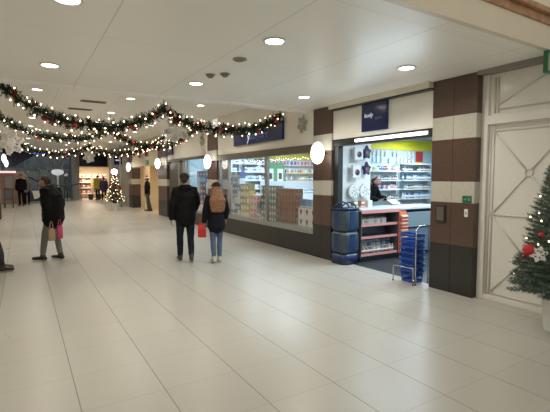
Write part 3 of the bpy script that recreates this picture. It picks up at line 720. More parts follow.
# stack of shopping baskets on a chrome stand
BX, BY = 5.27, 4.40
t = thing('basket_stand', 'chrome wire stand holding the stack of blue shopping baskets', 'stand', (BX, BY, 0))
b = MB()
b.tube([(-.17, .24, .0), (-.17, .24, .26), (-.17, -.16, .26), (-.17, -.16, 0)], .009, 8)
b.build('front_frame', chrome, t, True)
MB().tube([(-.13, -.17, 0), (-.13, -.17, .86), (-.06, -.17, .92), (.10, -.17, .92), (.16, -.17, .86), (.16, -.17, 0)], .009, 8).build('hoop', chrome, t, True)
MB().tube([(-.17, -.16, .08), (-.13, -.17, .08)], .008, 6).build('crossbar', chrome, t, True)
for (x, y) in ((-.17, .24), (-.17, -.16), (-.13, -.17), (.16, -.17)): MB().lathe([(.014, 0), (.014, .015)], 10, (x, y, 0)).build('foot', black_m, t)
def basket():
    t = thing('shopping_basket', 'blue plastic shopping basket', 'basket', (0, 0, 0), group='blue shopping baskets stacked on the chrome stand')
    b = MB(); w0, d0, w1, d1, h = .105, .13, .125, .155, .20
    b.loft([rrect(w0, d0, .03, 0), rrect(w0, d0, .03, .006)])                        # floor
    for (f0, f1, z0, z1) in ((0, .12, 0, .035), (.82, 1, .165, h)):                         # solid bottom and top bands
        A = rrect(w0+(w1-w0)*f0, d0+(d1-d0)*f0, .03, z0); B = rrect(w0+(w1-w0)*f1, d0+(d1-d0)*f1, .03, z1)
        A2 = [(x*.975, y*.98, z) for x, y, z in A]; B2 = [(x*.975, y*.98, z) for x, y, z in B]
        b.loft([A, B, B2, A2], caps=False, closed=True)
    n = 40
    P0 = rrect(w0, d0, .03, .03, 4); P1 = rrect(w1*.985, d1*.985, .03, .175, 4)
    def per(P, u):
        L = [0]
        for i in range(len(P)): L.append(L[-1]+(Vector(P[(i+1) % len(P)])-Vector(P[i])).length)
        x = u*L[-1]
        for i in range(len(P)):
            if L[i+1] >= x: return Vector(P[i]).lerp(Vector(P[(i+1) % len(P)]), (x-L[i])/max(L[i+1]-L[i], 1e-6))
    for i in range(n): b.tube([per(P0, i/n), per(P1, i/n)], .0035, 4)
    b.tube([per(rrect(.115, .145, .03, .10, 4), i/32) for i in range(32)], .004, 4, closed=True)
    b.build('body', blue_pl, t)
    b = MB().loft([rrect(w1+.012, d1+.012, .03, h-.014), rrect(w1+.012, d1+.012, .03, h)]); b.v = b.v
    b2 = MB(); A = rrect(w1+.012, d1+.012, .03, h-.014); B = rrect(w1+.012, d1+.012, .03, h); A2 = rrect(w1-.004, d1-.004, .03, h-.014); B2 = rrect(w1-.004, d1-.004, .03, h)
    b2.loft([A, B, B2, A2], caps=False, closed=True); b2.build('rim', blue_pl, t)
    MB().tube([(-.10+.20*i/8, -.14, h+.01+.0*i) for i in range(9)], .007, 6).build('handle', navy_pl, t)
    MB().tube([(-.10+.20*i/8, .14, h+.01) for i in range(9)], .007, 6).build('handle', navy_pl, t)
    return t
pos = ['on the floor at the bottom', 'second from the bottom', 'third from the bottom', 'fourth from the bottom', 'third from the top', 'second from the top', 'on top']
b0 = basket()
for k in range(7):
    lab = 'blue shopping basket of the chrome stand stack, ' + pos[k]
    if k == 0: b0.location = (BX+.05, BY+.05, 0.002); b0['label'] = lab
    else: dup(b0, (BX+.05, BY+.05, .002+.095*k), label=lab)

# ---- goods behind the display window
def pat_mat(name, c1, c2, s, kind='CHECK'):
    m = bpy.data.materials.new(name); m.use_nodes = True; nt = m.node_tree; b = nt.nodes['Principled BSDF']
    tc = nt.nodes.new('ShaderNodeTexCoord'); v = nt.nodes.new('ShaderNodeTexVoronoi'); v.inputs['Scale'].default_value = s
    nt.links.new(tc.outputs['Object'], v.inputs['Vector']); r = nt.nodes.new('ShaderNodeValToRGB'); r.color_ramp.interpolation = 'CONSTANT'
    r.color_ramp.elements[0].color = (*c1, 1); r.color_ramp.elements[1].color = (*c2, 1); r.color_ramp.elements[1].position = .42
    nt.links.new(v.outputs['Distance'], r.inputs['Fac']); nt.links.new(r.outputs['Color'], b.inputs['Base Color']); b.inputs['Roughness'].default_value = .3
    MATS[name] = m; return m
teal_b = pat_mat('teal_box', (.30, .36, .34), (.06, .12, .12), 14); brown_b = pat_mat('brown_box', (.30, .08, .045), (.07, .02, .012), 14)
def gift_box(name, m, w_, d, h, cyl=False):
    b = MB(); b.box(-w_/2, w_/2, -d/2, d/2, 0, h)
    if cyl: b.lathe([(d*.32, 0), (d*.32, .005)], 14, (0, 0, 0), mi=1, T=Matrix.Translation((-w_/2, 0, h/2)) @ Matrix.Rotation(-pi/2, 4, 'Y'))
    return b.mesh(name, [m, print_w])
def stack(name, mesh, x, ys, zs, label, group, cat='box'):
    for y in ys:
        for z in zs:
            o = bpy.data.objects.new(name, mesh); COL.objects.link(o); o.location = (x+random.uniform(-.006, .006), y, z)
            tag(o, label, cat, group)
# low display plinth (platform) carrying the stacks
t = thing('display_platform', 'low white platform carrying the window display stacks', 'platform', (5.72, 9.5, 0)); bx('top', (-.26, .26, -2.2, 2.45, .44, .50), white_p, t); bx('base', (-.22, .22, -2.15, 2.4, 0, .44), white_p, t)
me = gift_box('teal_gift_box', teal_b, .22, .125, .158, True)
stack('gift_box', me, 5.66, [9.04+.13*i for i in range(6)], [.502+.16*k for k in range(6)], 'teal and silver gift box in the stack by the window mullion', 'teal gift boxes stacked in the window')
me = gift_box('brown_gift_box', brown_b, .22, .125, .148, False)
stack('gift_box', me, 5.66, [8.18+.13*i for i in range(6)], [.502+.15*k for k in range(6)], 'red brown patterned gift box in the window stack', 'red brown gift boxes stacked in the window')
def v_box():
    b = MB(); b.box(-.1, .1, -.11, .11, 0, .23); b.add([(-.103, .06, .18), (-.103, -.06, .18), (-.103, 0, .05)], [(0, 1, 2)], 1); b.box(-.104, -.1, -.03, .03, .17, .205, 2)
    return b.mesh('v_box', [print_w, dark_print, pinkprint])
stack('gift_box', v_box(), 5.66, [7.42+.235*i for i in range(3)], [.502, .735], 'white gift box with dark triangle nearest the pillar', 'white gift boxes with dark triangles')
me = carton_mesh('carton', .12, .2, .2, cool_cols)
stack('gift_box', me, 5.66, [7.45+.22*i for i in range(3)], [.967], 'pale blue pack standing on the white triangle boxes', 'pale blue packs on the triangle boxes')
me = carton_mesh('carton', .2, .17, .20, yel_cols)
b = MB(); b.box(-.1, .1, -.085, .085, 0, .195); b.box(-.102, -.1, -.06, .06, .04, .15, 1); me = b.mesh('yellow_box', [yel_cols, print_w])
stack('yellow_box', me, 5.68, [10.62+.18*i for i in range(3)], [.502+.197*k for k in range(5)], 'olive yellow pack in the pile behind the left window pane', 'olive yellow packs in the left pane')
b = MB(); b.box(-.1, .1, -.08, .08, 0, .19); b.box(-.102, -.1, -.05, .05, .03, .1, 1); me = b.mesh('blue_box', [cool_cols, print_w])
stack('blue_box', me, 5.68, [11.2+.17*i for i in range(4)], [.502+.192*k for k in range(7)], 'blue and silver pack piled at the far left of the window', 'blue and silver packs at the far left')
b = MB(); b.box(-.1, .1, -.09, .09, 0, .17); b.box(-.102, -.1, -.05, .05, .04, .12, 1); me = b.mesh('white_box', [MR('white_mix', [(.6, .58, .5), (.4, .4, .38), (.65, .5, .4), (.25, .3, .35)]), pinkprint])
stack('white_box', me, 5.68, [9.98+.19*i for i in range(3)], [.502+.172*k for k in range(4)], 'pale pack with pink print beside the olive pile', 'pale packs left of the mullion')
for k in range(8):
    pass
# rear wall shelving seen through the window
zr = [.30, .62, .94, 1.26, 1.58, 1.90, 2.2]
shelf_unit('shelf_unit', 'pale blue shelf bay at the back, seen through the left pane', 6.25, 7.0, 14.15, .45, zr, 2.6, cyan_wall)
shelf_unit('shelf_unit', 'pale blue shelf bay at the back, next to the mullion', 7.05, 8.0, 14.15, .45, zr, 2.6, cyan_wall)
words = ['third', 'fourth', 'fifth', 'sixth', 'top']
for j, (a, c, wd) in enumerate(((6.3, 6.95, 'left'), (7.1, 7.95, 'mullion'))):
    for k, z in enumerate(zr[2:]):
        row('boxed_item', ctc, a, c, 7, 13.8, z, 'boxes on the %s back bay, %s shelf' % (wd, words[k]), 'blue or white box on the %s shelf of the %s back bay' % (words[k], wd), 'box', skip=.12, jit=.35)
zr2 = [.3, .62, .94, 1.26, 1.56, 1.86]
shelf_unit('shelf_unit', 'white shelf bay at the back under the pink lettering', 8.9, 10.6, 14.15, .45, zr2, 2.2, shelf_w, price_m)
for k, z in enumerate(zr2[2:]):
    row('toiletry_pack', ct if k % 2 else bt, 8.95, 10.55, 14, 13.8, z, 'packs on the right back bay, %s shelf' % words[k], 'coloured pack on the %s shelf of the right back bay' % words[k], 'pack', skip=.1, jit=.2)
t = thing('promotion_board', 'green board holding two white posters at the back of the shop', 'board', (8.40, 13.70, 0))
bx('panel', (-.42, .42, 0, .04, .6, 2.25), green_b, t)
for x in (-.2, .24):
    p = bx('poster', (x-.13, x+.13, -.012, -.001, 1.45, 2.02), print_w, t); bx('poster_picture', (x-.07, x+.07, -.016, -.012, 1.62, 1.85), dark_print, p)
t = thing('slogan_band', 'pale band with pink and blue lettering along the back wall', 'sign', (9.2, 13.95, 2.25)); bx('board', (-1.25, 1.5, 0, .05, -.10, .13), print_w, t)
for k in range(14): bx('printed_mark', (-1.1+.17*k, -1.1+.17*k+(.12 if k % 3 else .08), -.005, -.0005, -.06, .08), M('letter_pink', (.6, .15, .25), .5) if k not in (6, 7, 8) else M('letter_blue', (.1, .15, .45), .5), t)
struct('trim_13', MB().box(7.4, 13.8, 14.05, 14.13, 2.40, 2.66), yellow_m)
struct('trim_14', MB().box(7.4, 13.8, 14.03, 14.13, 2.661, 2.9), M('orange_red_band', (.7, .25, .12), .5))
pc = MB().tube([(0, 0, 0), (0, .006, 0)], .10, 16).mesh('price_disc', price_m)
for i in range(7):
    o = bpy.data.objects.new('price_disc', pc); COL.objects.link(o); o.location = (7.9+.38*i, 13.62, 1.42); tag(o, 'round yellow orange price card above the shelf edge', 'price card', 'round price cards in a row')
    o2 = None
# mid floor gondola with price rail under the discs (carries the cards)
t = thing('gondola', 'low white gondola of goods in the middle of the shop floor', 'shelf unit', (9.0, 13.45, 0)); bx('body', (-1.3, 1.5, -.15, .15, 0, 1.05), shelf_w, t); bx('rail', (-1.3, 1.5, .15, .17, 1.05, 1.54), M('card_rail', (.5, .55, .6), .4), t)
row('gondola_bottle', btc, 7.8, 10.4, 22, 13.4, 1.051, 'blue bottles on the gondola', 'blue and white bottle on top of the low gondola', 'bottle', jit=.2)

# fairy lights inside the window head
t = thing('window_light_string', 'string of tiny lights along the top of the long window', 'fairy lights', (5.44, 7.2, 2.12))
MB().tube([(0, .05*i, .02*sin(i*.9)) for i in range(92)], .004, 4).build('wire', dark_frame, t)
wb = MB().sph((0, 0, 0), .008, 6, 4).mesh('fairy_light', fairy_w, True)
for i in range(46): link('fairy_light', wb, t, (-.005, .1*i+.05, .02*sin((2*i+1)*.9)-.012))

# second shop window contents (blue toys) 
t = thing('display_counter', 'white display plinth behind the second window', 'platform', (5.75, 14.0, 0)); bx('body', (-.2, .2, -1.0, 1.1, 0, .7), white_p, t)
struct('wall_second_back', MB().box(6.15, 6.2, 12.9, 15.3, 0, 2.94), cyan_wall)
struct('wall_second_side', MB().box(5.46, 6.14, 15.3, 15.36, 0, 2.94), cyan_wall)
struct('wall_second_divider', MB().box(5.46, 6.14, 12.82, 12.88, 0, 2.94), cyan_wall)
struct('ceiling_second', MB().box(5.46, 6.2, 14.31, 15.36, 2.95, 3.0), cream)
b = MB(); b.box(-.1, .1, -.13, .13, 0, .2); b.box(-.102, -.1, -.06, .06, .04, .12, 1); me = b.mesh('toy_box', [MR('toy_mix', [(.03, .1, .4), (.1, .4, .7), (.5, .7, .85), (.02, .03, .1), (.6, .1, .15)]), print_w])
for k in range(6): stack('toy_box', me, 5.70, [13.15+.28*i for i in range(6)], [.701+.202*k], 'bright blue box piled in the second window', 'blue boxes in the second window')
t = troffer((5.83, 13.6, 2.915), 'bright panel above the second window display', 45, .5, .9)
# opening under the red lettering
struct('wall_opening_back', MB().box(8.2, 8.3, 17.3, 24.5, 0, 3), M('warm_cream_wall'))
struct('wall_opening_side', MB().box(5.7, 8.2, 23.9, 24.0, 0, 3), M('warm_cream_wall'))
struct('ceiling_opening', MB().box(5.46, 8.3, 17.3, 24.5, 2.9, 3.0), M('warm_cream_wall'))
t = troffer((6.5, 20.8, 2.865), 'warm light panel behind the far opening', 55, col=(1, .78, .52))
for i, y in enumerate((19.2, 21.9)):
    t = thing('cream_column', 'cream square column standing in the far opening, %s' % ('nearer' if i == 0 else 'farther'), 'column', (5.6, y, 0)); bx('shaft', (-.12, .12, -.15, .15, .08, 2.88), M('column_cream', (.62, .52, .34), .4), t, .01); bx('base', (-.15, .15, -.18, .18, 0, .08), M('column_cream'), t)
# far shop goods
me = carton_mesh('carton', .28, .2, .3, MR('warm_goods', [(.6, .15, .12), (.7, .5, .3), (.25, .12, .1), (.75, .65, .5), (.5, .2, .25)]))
for i, (x, lab) in enumerate(((4.35, 'left'), (5.6, 'right'), (6.9, 'far right'))):
    t = shelf_unit('shelf_unit', 'lit cream shelf unit in the end shop, %s one' % lab, x-.55, x+.55, 37.2, .4, [.4, .85, 1.3, 1.7], 2.0, M('warm_cream_wall'))
    for k, z in enumerate((.4, .85, 1.3, 1.7)): row('shop_item', me, x-.5, x+.5, 3, 36.98, z, 'goods of the end shop, %s unit level %s' % (lab, ['one', 'two', 'three', 'four'][k]), 'coloured item on level %s of the %s unit in the end shop' % (['one', 'two', 'three', 'four'][k], lab), 'goods', jit=.3)
for x, y, lab in ((4.55, 34.6, 'left'), (5.2, 34.9, 'right')):
    t = thing('dump_bin', 'small dark bin at the end shop entrance, %s one' % lab, 'bin', (x, y, 0)); MB().lathe([(.16, 0), (.2, .38), (.21, .4), (.18, .4), (.16, .3)], 14).build('body', dark_print, t)

# ---- left end corner: kiosk, mushroom table, rails, pushchair, stall
t = thing('kiosk', 'pinkish beige kiosk with rounded top at the far left', 'kiosk', (-.42, 31.2, 0))
b = MB(); prof = [(-.72, 0)] + [(-.72, 1.9)] + [(-.72, 2.05)] + [(.35+.45*sin(a)*1.0, 2.05-.45+.45*cos(a)) for a in [pi/2*i/8 for i in range(9)]] + [(.80, 0)]
b.loft([[(x, -.3, z) for x, z in prof], [(x, .3, z) for x, z in prof]]); b.build('body', M('pink_beige', (.40, .27, .22), .5), t)
bx('red_sign', (-.7, .15, -.36, -.301, 1.98, 2.10), emis('red_white_sign', (.9, .55, .55), 1.2), t); bx('poster', (-.45, -.05, -.32, -.301, .95, 1.75), M('poster_grey', (.4, .38, .40), .5), t)
t = thing('dark_awning', 'dark navy fabric awning sloping at the far left', 'awning', (-.25, 28.6, 0))
b = MB().add([(-.6, -.5, 3.50), (1.0, -.5, 3.0), (1.0, .5, 3.1), (-.6, .5, 3.5), (-.6, -.5, 2.25), (.0, -.5, 2.35), (.0, .5, 2.4), (-.6, .5, 2.25)], [(0, 1, 2, 3), (0, 4, 5, 1), (3, 2, 6, 7), (1, 5, 6, 2), (4, 7, 6, 5), (0, 3, 7, 4)]); b.build('canopy', M('awning_navy', (.006, .008, .03), .7), t)
t['label'] = 'dark navy fabric awning sloping at the far left'
for k, x in enumerate((-.55, .0)): bx('strut', (x-.015, x+.015, -.02, .02, 2.3, 3.545), dark_frame, t)
t = thing('mushroom_lamp', 'white round topped lamp stand before the glazed end screen', 'lamp', (2.33, 34.6, 0))
MB().lathe([(.2, 0), (.2, .03), (.06, .06), (.06, 1.85)], 16).build('post', white_p, t, True); MB().lathe([(.1, 1.85), (.36, 1.95), (.42, 2.1), (.36, 2.25), (.1, 2.30)], 20).build('cap', emis('mushroom_cap', (.75, .82, .85), .5), t, True)
t = thing('stair_rail', 'dark handrail sloping down before the glazed end screen', 'handrail', (0, 0, 0))
MB().tube([(.1, 33.8, 1.9), (1.2, 33.8, 1.35), (2.9, 33.8, 1.0)], .04, 8).build('rail', dark_frame, t)
for x, h in ((.12, 1.88), (1.2, 1.35), (2.0, 1.17), (2.85, 1.0)): MB().tube([(x, 33.8, 0), (x, 33.8, h)], .03, 8).build('post', dark_frame, t)
t = thing('stair_rail', 'short dark handrail rising beside the pier of the end shop', 'handrail', (0, 0, 0))
MB().tube([(2.6, 33.2, .8), (3.3, 33.2, 1.2), (3.75, 33.2, 1.25)], .04, 8).build('rail', dark_frame, t)
for x, h in ((2.62, .82), (3.7, 1.25)): MB().tube([(x, 33.2, 0), (x, 33.2, h)], .03, 8).build('post', dark_frame, t)
t = thing('market_stall', 'low dark stall with white cloth behind the man in black', 'stall', (.95, 32.0, 0))
bx('table', (-.7, .9, -.3, .3, .10, .75), M('stall_blue', (.03, .05, .08), .6), t); b = MB().add([(-.35, -.32, .80), (.15, -.32, .80), (.05, -.33, .35), (-.25, -.33, .25), (-.35, .2, .8), (.15, .2, .8)], [(0, 1, 2, 3), (4, 5, 1, 0)]); b.build('cloth', print_w, t)
for x in (-.65, .85): bx('leg', (x-.03, x+.03, -.25, -.2, 0, .1), dark_frame, t)
t = thing('pushchair', 'dark folding pushchair parked at the far left', 'pushchair', (-.62, 27.5, 0))
for x in (-.2, .2):
    MB().tube([(x, -.35, .12), (x, .15, .75), (x, .40, 1.05)], .018, 6).build('frame_bar', dark_frame, t, True); MB().tube([(x, .35, .12), (x, -.05, .6)], .018, 6).build('frame_bar', dark_frame, t, True)
    for y in (-.36, .36): MB().tube([(x+.0, y+.12*cos(a), .12+.12*sin(a)) for a in [2*pi*i/16 for i in range(16)]], .022, 6, closed=True).build('wheel', black_m, t, True)
b = MB().add([(-.18, -.2, .45), (.18, -.2, .45), (.18, .08, .42), (-.18, .08, .42), (-.18, .25, .92), (.18, .25, .92)], [(0, 1, 2, 3), (3, 2, 5, 4)]); b.build('seat', M('grey_fabric', (.12, .12, .13), .8), t)
MB().tube([(-.2, .40, 1.05), (.2, .40, 1.05)], .02, 8).build('handle', black_m, t)
MB().tube([(5.40, 26.6, 0), (5.40, 26.6, 0.1)], .01)
t = thing('white_pole', 'slim pale pole standing between the small tree and far pillar', 'pole', (4.95, 25.3, 0)); MB().tube([(0, 0, 0), (0, 0, 3.54)], .045, 10).build('shaft', M('pale_pole', (.45, .47, .5), .4), t, True); MB().lathe([(.1, 0), (.1, .03)], 14).build('base', dark_frame, t)
# bench on the left that carries the seated person
t = thing('bench', 'wooden bench against the left wall under the seated person', 'bench', (-.86, 8.8, 0))
for k in range(4): bx('slat', (-.2+k*.11, -.11+k*.11, -.8, .8, .42, .45), wood, t, .006)
for y in (-.6, .6): bx('leg', (-.18, .2, y-.04, y+.04, 0, .42), dark_frame, t)

# ================================================================== PEOPLE
def frame_of(d, ref=(0, 1, 0)):
    d = Vector(d).normalized(); r_ = Vector(ref); a = r_ - d*d.dot(r_)
    if a.length < .05: a = Vector((1, 0, 0)) - d*d.x
    a.normalize(); return a, d.cross(a)
def cap(mb, pts, rad, k=14, ref=(0, 1, 0)):
    """tapered rounded limb; rad entries are r or (r_side, r_front)"""
    pts = [Vector(p) for p in pts]; n = len(pts); rings = []
    for i, p in enumerate(pts):
        t_ = pts[min(i+1, n-1)]-pts[max(i-1, 0)]; a, b = frame_of(t_, ref)
        r_ = rad[i] if isinstance(rad[i], (tuple, list)) else (rad[i], rad[i])
        def ring(c, s): return [c + a*(cos(2*pi*j/k)*r_[1]*s) + b*(sin(2*pi*j/k)*r_[0]*s) for j in range(k)]
        td = t_.normalized(); m_ = min(r_)
        if i == 0:
            rings += [ring(p-td*m_*.95, .3), ring(p-td*m_*.7, .72)]
        rings.append(ring(p, 1))
        if i == n-1:
            rings += [ring(p+td*m_*.7, .72), ring(p+td*m_*.95, .3)]
    mb.loft(rings)
WORK = bpy.data.scenes.new('work')      # meshes are fused here, away from the big scene
def fuse(mb, name, mats, parent, vox=.011, smooth=6, fold=0., seed=0, fscale=9.):
    me = mb.mesh(name+'_raw', mats if isinstance(mats, (list, tuple)) else [mats]); o = bpy.data.objects.new('tmp', me); WORK.collection.objects.link(o)
    m = o.modifiers.new('r', 'REMESH'); m.mode = 'VOXEL'; m.voxel_size = vox; m.use_smooth_shade = True
    s = o.modifiers.new('s', 'SMOOTH'); s.factor = .5; s.iterations = smooth
    WORK.view_layers[0].update(); dg = WORK.view_layers[0].depsgraph
    me2 = bpy.data.meshes.new_from_object(o.evaluated_get(dg)); bpy.data.objects.remove(o)
    me2.name = name
    if fold:
        nr = [v.normal.copy() for v in me2.vertices]; cs = [v.co.copy() for v in me2.vertices]; out = []
        for co, nn in zip(cs, nr):
            c = co*fscale + Vector((seed*7.1, 0, 0)); c.z *= .75
            out.extend(co + nn*(noise.noise(c)*fold + noise.noise(c*2.6)*fold*.4))
        me2.vertices.foreach_set('co', out); me2.update()
    me2.polygons.foreach_set('use_smooth', [True]*len(me2.polygons))
    oo = bpy.data.objects.new(name, me2); COL.objects.link(oo); oo.parent = parent; return oo
def hand(mb, wr, d, side, curl=.5, s=1., palmn=(0, 0, 0)):
    """palm, four bent fingers and a thumb; d = direction of the forearm, thumb forward"""
    d = Vector(d).normalized(); fwd = Vector((0, 1, 0)); fwd = (fwd - d*d.dot(fwd)).normalized() if abs(d.y) < .95 else Vector((-side, 0, 0)); inn = d.cross(fwd)*1.0
    if inn.x*side > 0: inn = -inn
    w0 = Vector(wr)
    cap(mb, [w0, w0+d*.04*s, w0+d*.085*s], [(.020*s, .026*s), (.016*s, .040*s), (.015*s, .040*s)], 10, ref=tuple(fwd))
    for i, (L, off) in enumerate(((.070, .030), (.080, .010), (.074, -.011), (.058, -.031))):
        b = w0 + d*.088*s + fwd*off*s; c1 = (d + inn*curl*.7).normalized(); c2 = (d + inn*curl*1.9).normalized(); c3 = (d*.6 + inn*curl*2.6).normalized()
        p1 = b+c1*L*.45*s; p2 = p1+c2*L*.3*s; p3 = p2+c3*L*.25*s
        cap(mb, [b-d*.015*s, p1, p2, p3], [.0095*s, .009*s, .0085*s, .0075*s], 8)
    b = w0 + d*.025*s + fwd*.028*s; p1 = b + (fwd*.8+d*.7+inn*.2).normalized()*.04*s; p2 = p1 + (fwd*.35+d*.9+inn*.4).normalized()*.032*s
    cap(mb, [b, p1, p2], [.013*s, .011*s, .009*s], 8)
DEF = dict(pel=(0, 0, .95), wa=(0, .005, 1.08), ch=(0, .0, 1.30), nk=(0, -.005, 1.47), hd=(0, .02, 1.62), tilt=0., turn=0.,
    Rs=(.175, -.01, 1.42), Re=(.225, -.03, 1.14), Rw=(.235, .03, .89), Ls=(-.175, -.01, 1.42), Le=(-.225, -.03, 1.14), Lw=(-.235, .03, .89),
    Rh=(.09, 0, .92), Rk=(.095, .02, .50), Ra=(.095, -.02, .09), Rt=(.11, .15, .03), Lh=(-.09, 0, .92), Lk=(-.095, .02, .50), La=(-.095, -.02, .09), Lt=(-.11, .15, .03))
def human(name, label, loc, rz, P=None, s=1., top=None, topm=None, legm=None, shoem=None, hairm=None, hair='short', hood=False, toplen=.80, girth=1., hat=None, hatm=None, curl=.6, vox=.010, skirtr=1., fold=.009, seed=1, legr=1.):
    J = dict(DEF); J.update(P or {}); V = {k: Vector(v) for k, v in J.items() if isinstance(v, tuple)}
    t = thing(name, label, 'person', loc, rz); t.scale = (s, s, s); g = girth
    # body
    b = MB()
    cap(b, [V['pel']-Vector((0, 0, .04)), V['wa'], V['ch'], V['nk']-Vector((0, 0, .06))], [(.150*g, .10*g), (.125*g, .09*g), (.155*g, .105*g), (.10, .07)])
    cap(b, [V['nk']-Vector((0, 0, .04)), V['nk'].lerp(V['hd'], .6)], [.056, .052])
    H = Matrix.Translation(V['hd']) @ Matrix.Rotation(J['turn'], 4, 'Z') @ Matrix.Rotation(-J['tilt'], 4, 'X')
    b.sph((0, -.008, .018), (.076, .095, .098), 20, 14, T=H); b.sph((0, .022, -.045), (.056, .066, .062), 16, 10, T=H)
    b.loft([[H @ Vector(q) for q in r3] for r3 in ([(-.008, .078, .02), (.008, .078, .02), (.008, .07, .03), (-.008, .07, .03)], [(-.018, .098, -.022), (.018, .098, -.022), (.014, .07, -.03), (-.014, .07, -.03)])])
    b.sph((0, .088, -.052), (.026, .012, .012), 10, 6, T=H); b.sph((0, .072, -.088), (.024, .022, .018), 10, 6, T=H)
    for sx in (-1, 1):
        b.sph((sx*.078, -.005, -.005), (.012, .022, .032), 10, 6, T=H); b.sph((sx*.034, .074, .030), (.024, .014, .010), 8, 5, T=H)
    for S, sd in (('R', 1), ('L', -1)):
        a, e, w_ = V[S+'s'], V[S+'e'], V[S+'w']
        cap(b, [V['nk'].lerp(a, .45)-Vector((0, 0, .03)), a, a.lerp(e, .5), e, e.lerp(w_, .35), w_], [.05, .054, .046, .038, .038, .024])
        hand(b, w_, (w_-e), sd, curl)
        h, k_, an = V[S+'h'], V[S+'k'], V[S+'a']
        cap(b, [h, h.lerp(k_, .45), k_, k_.lerp(an, .35), an], [.084, .072, .054, .054, .036])
        cap(b, [an+Vector((0, -.03, -.02)).xyz*1, an.lerp(V[S+'t'], .6), V[S+'t']], [.034, .034, .026])
    body = fuse(b, 'body', [skin], t, .009, 3)
    # face details
    eye = MB(); eye.sph((.034, .083, .012), .010, 8, 6, T=H); eye.sph((-.034, .083, .012), .010, 8, 6, T=H); eye.build('eyes', M('eye_dark', (.02, .015, .012), .2), t, True)
    mo = MB().sph((0, .099, -.054), (.020, .004, .0045), 8, 5, T=H); mo.build('mouth', M('lips', (.30, .10, .09), .5), t, True)
    # trousers
    b = MB(); q = legr
    cap(b, [V['pel']-Vector((0, 0, .06)), V['pel']+Vector((0, 0, .08))], [(.165*g, .118*g), (.150*g, .11*g)])
    for S in 'RL':
        h, k_, an = V[S+'h'], V[S+'k'], V[S+'a']
        cap(b, [h, h.lerp(k_, .5), k_, k_.lerp(an, .45), an+(k_-an).normalized()*.02], [.098*q, .085*q, .068*q, .066*q, .054*q])
    fuse(b, 'trousers', [legm], t, .012, 5, .006, seed+3)
    # shoes
    for S in 'RL':
        b = MB(); an, to = V[S+'a'], V[S+'t']; d = (to-an); d.z = 0; d.normalize()
        az = an.z-.09; up = Vector((0, 0, 1)); fo_ = to-an; lift = Vector((0, 0, to.z-.03-az))
        cap(b, [an+Vector((0, 0, .03)), an+Vector((0, 0, -.03))-d*.02], [.050, .046])
        cap(b, [an-d*.045+Vector((0, 0, -.045)), an+d*.06+Vector((0, 0, -.04))+lift*.4, to+Vector((0, 0, .012))+d*.02], [(.040, .042), (.046, .040), (.042, .030)], ref=(0, 0, 1))
        sh = fuse(b, 'shoe', [shoem], t, .010, 2)
        mnz = min(v.co.z for v in sh.data.vertices)
        if an.z < .12 and to.z < .06:
            for v in sh.data.vertices: v.co.z = max(v.co.z, .004)
    # jacket
    b = MB(); zt = V['nk'].z
    base = V['pel'].lerp(Vector((V['pel'].x, V['pel'].y, toplen)), 1.0); base = Vector((V['pel'].x, V['pel'].y, toplen+.07))
    cap(b, [base, V['wa'], V['ch'], V['nk']-Vector((0, 0, .055))], [(.185*g*skirtr, .135*g*skirtr), (.172*g, .132*g), (.190*g, .140*g), (.125*g, .09*g)], 20)
    for S in 'RL':
        a, e, w_ = V[S+'s'], V[S+'e'], V[S+'w']
        cap(b, [V['nk'].lerp(a, .4)-Vector((0, 0, .03)), a, a.lerp(e, .5), e, e.lerp(w_, .5), w_+(e-w_).normalized()*.02], [.07*g, .078*g, .072*g, .066*g, .060*g, .050*g])
    cap(b, [V['nk']-Vector((0, 0, .05)), V['nk']+Vector((0, 0, .0))], [.085, .072])
    if hood: cap(b, [V['nk']+Vector((-.07, -.06, .0)), V['nk']+Vector((0, -.10, -.02)), V['nk']+Vector((.07, -.06, .0))], [.055, .075, .055])
    fuse(b, top or 'jacket', topm if isinstance(topm, list) else [topm], t, .012, 5, fold, seed)
    # hair / hat
    if hair:
        b = MB()
        if hair == 'short': b.sph((0, -.018, .036), (.084, .098, .092), 18, 12, T=H); b.sph((0, -.055, -.02), (.066, .055, .06), 14, 9, T=H)
        elif hair == 'buzz': b.sph((0, -.020, .034), (.080, .093, .088), 18, 12, T=H)
        else:
            b.sph((0, -.018, .034), (.086, .10, .095), 18, 12, T=H)
            nk = V['nk']
            cap(b, [V['hd']+Vector((0, -.05, .02)), nk+Vector((0, -.10, .0)), V['ch']+Vector((0, -.155, .06)), V['ch']+Vector((0, -.165, -.17))], [(.09, .05), (.14, .06), (.185, .05), (.15, .028)])
            for sx in (-1, 1): cap(b, [V['hd']+Vector((sx*.06, -.02, 0)), nk+Vector((sx*.085, -.04, -.02)), V['ch']+Vector((sx*.10, -.13, .02))], [.035, .04, .03])
        fuse(b, 'hair', [hairm], t, .009, 2, .006 if hair == 'long' else .003, seed+9, 22)
    if hat == 'cap':
        b = MB(); b.sph((0, -.012, .052), (.093, .108, .080), 20, 12, T=H)
        b.loft([[H @ Vector((x, y, z)) for x, y, z in r3] for r3 in ([(-.07, .06, .045), (.07, .06, .045), (.07, .06, .058), (-.07, .06, .058)], [(-.055, .165, .030), (.055, .165, .030), (.055, .165, .040), (-.055, .165, .040)])])
        fuse(b, 'cap', [hatm], t, .008, 2)
    elif hat == 'santa':
        b = MB(); p = V['hd']; cap(b, [p+Vector((0, 0, .06)), p+Vector((.02, -.02, .14)), p+Vector((.08, -.04, .19))], [.095, .06, .03]); fuse(b, 'santa_hat', [hatm], t, .010, 2)
        b = MB(); b.tube([H @ Vector((.092*cos(a), .104*sin(a)-.01, .05)) for a in [2*pi*i/20 for i in range(20)]], .024, 8, closed=True); b.build('hat_trim', white_snow, t, True); MB().sph(tuple(p+Vector((.10, -.05, .18))), .035).build('pompom', white_snow, t, True)
    return t
black_c = M('black_cloth', (.005, .005, .006), .75, spec=.15, bump=.2, scale=30)
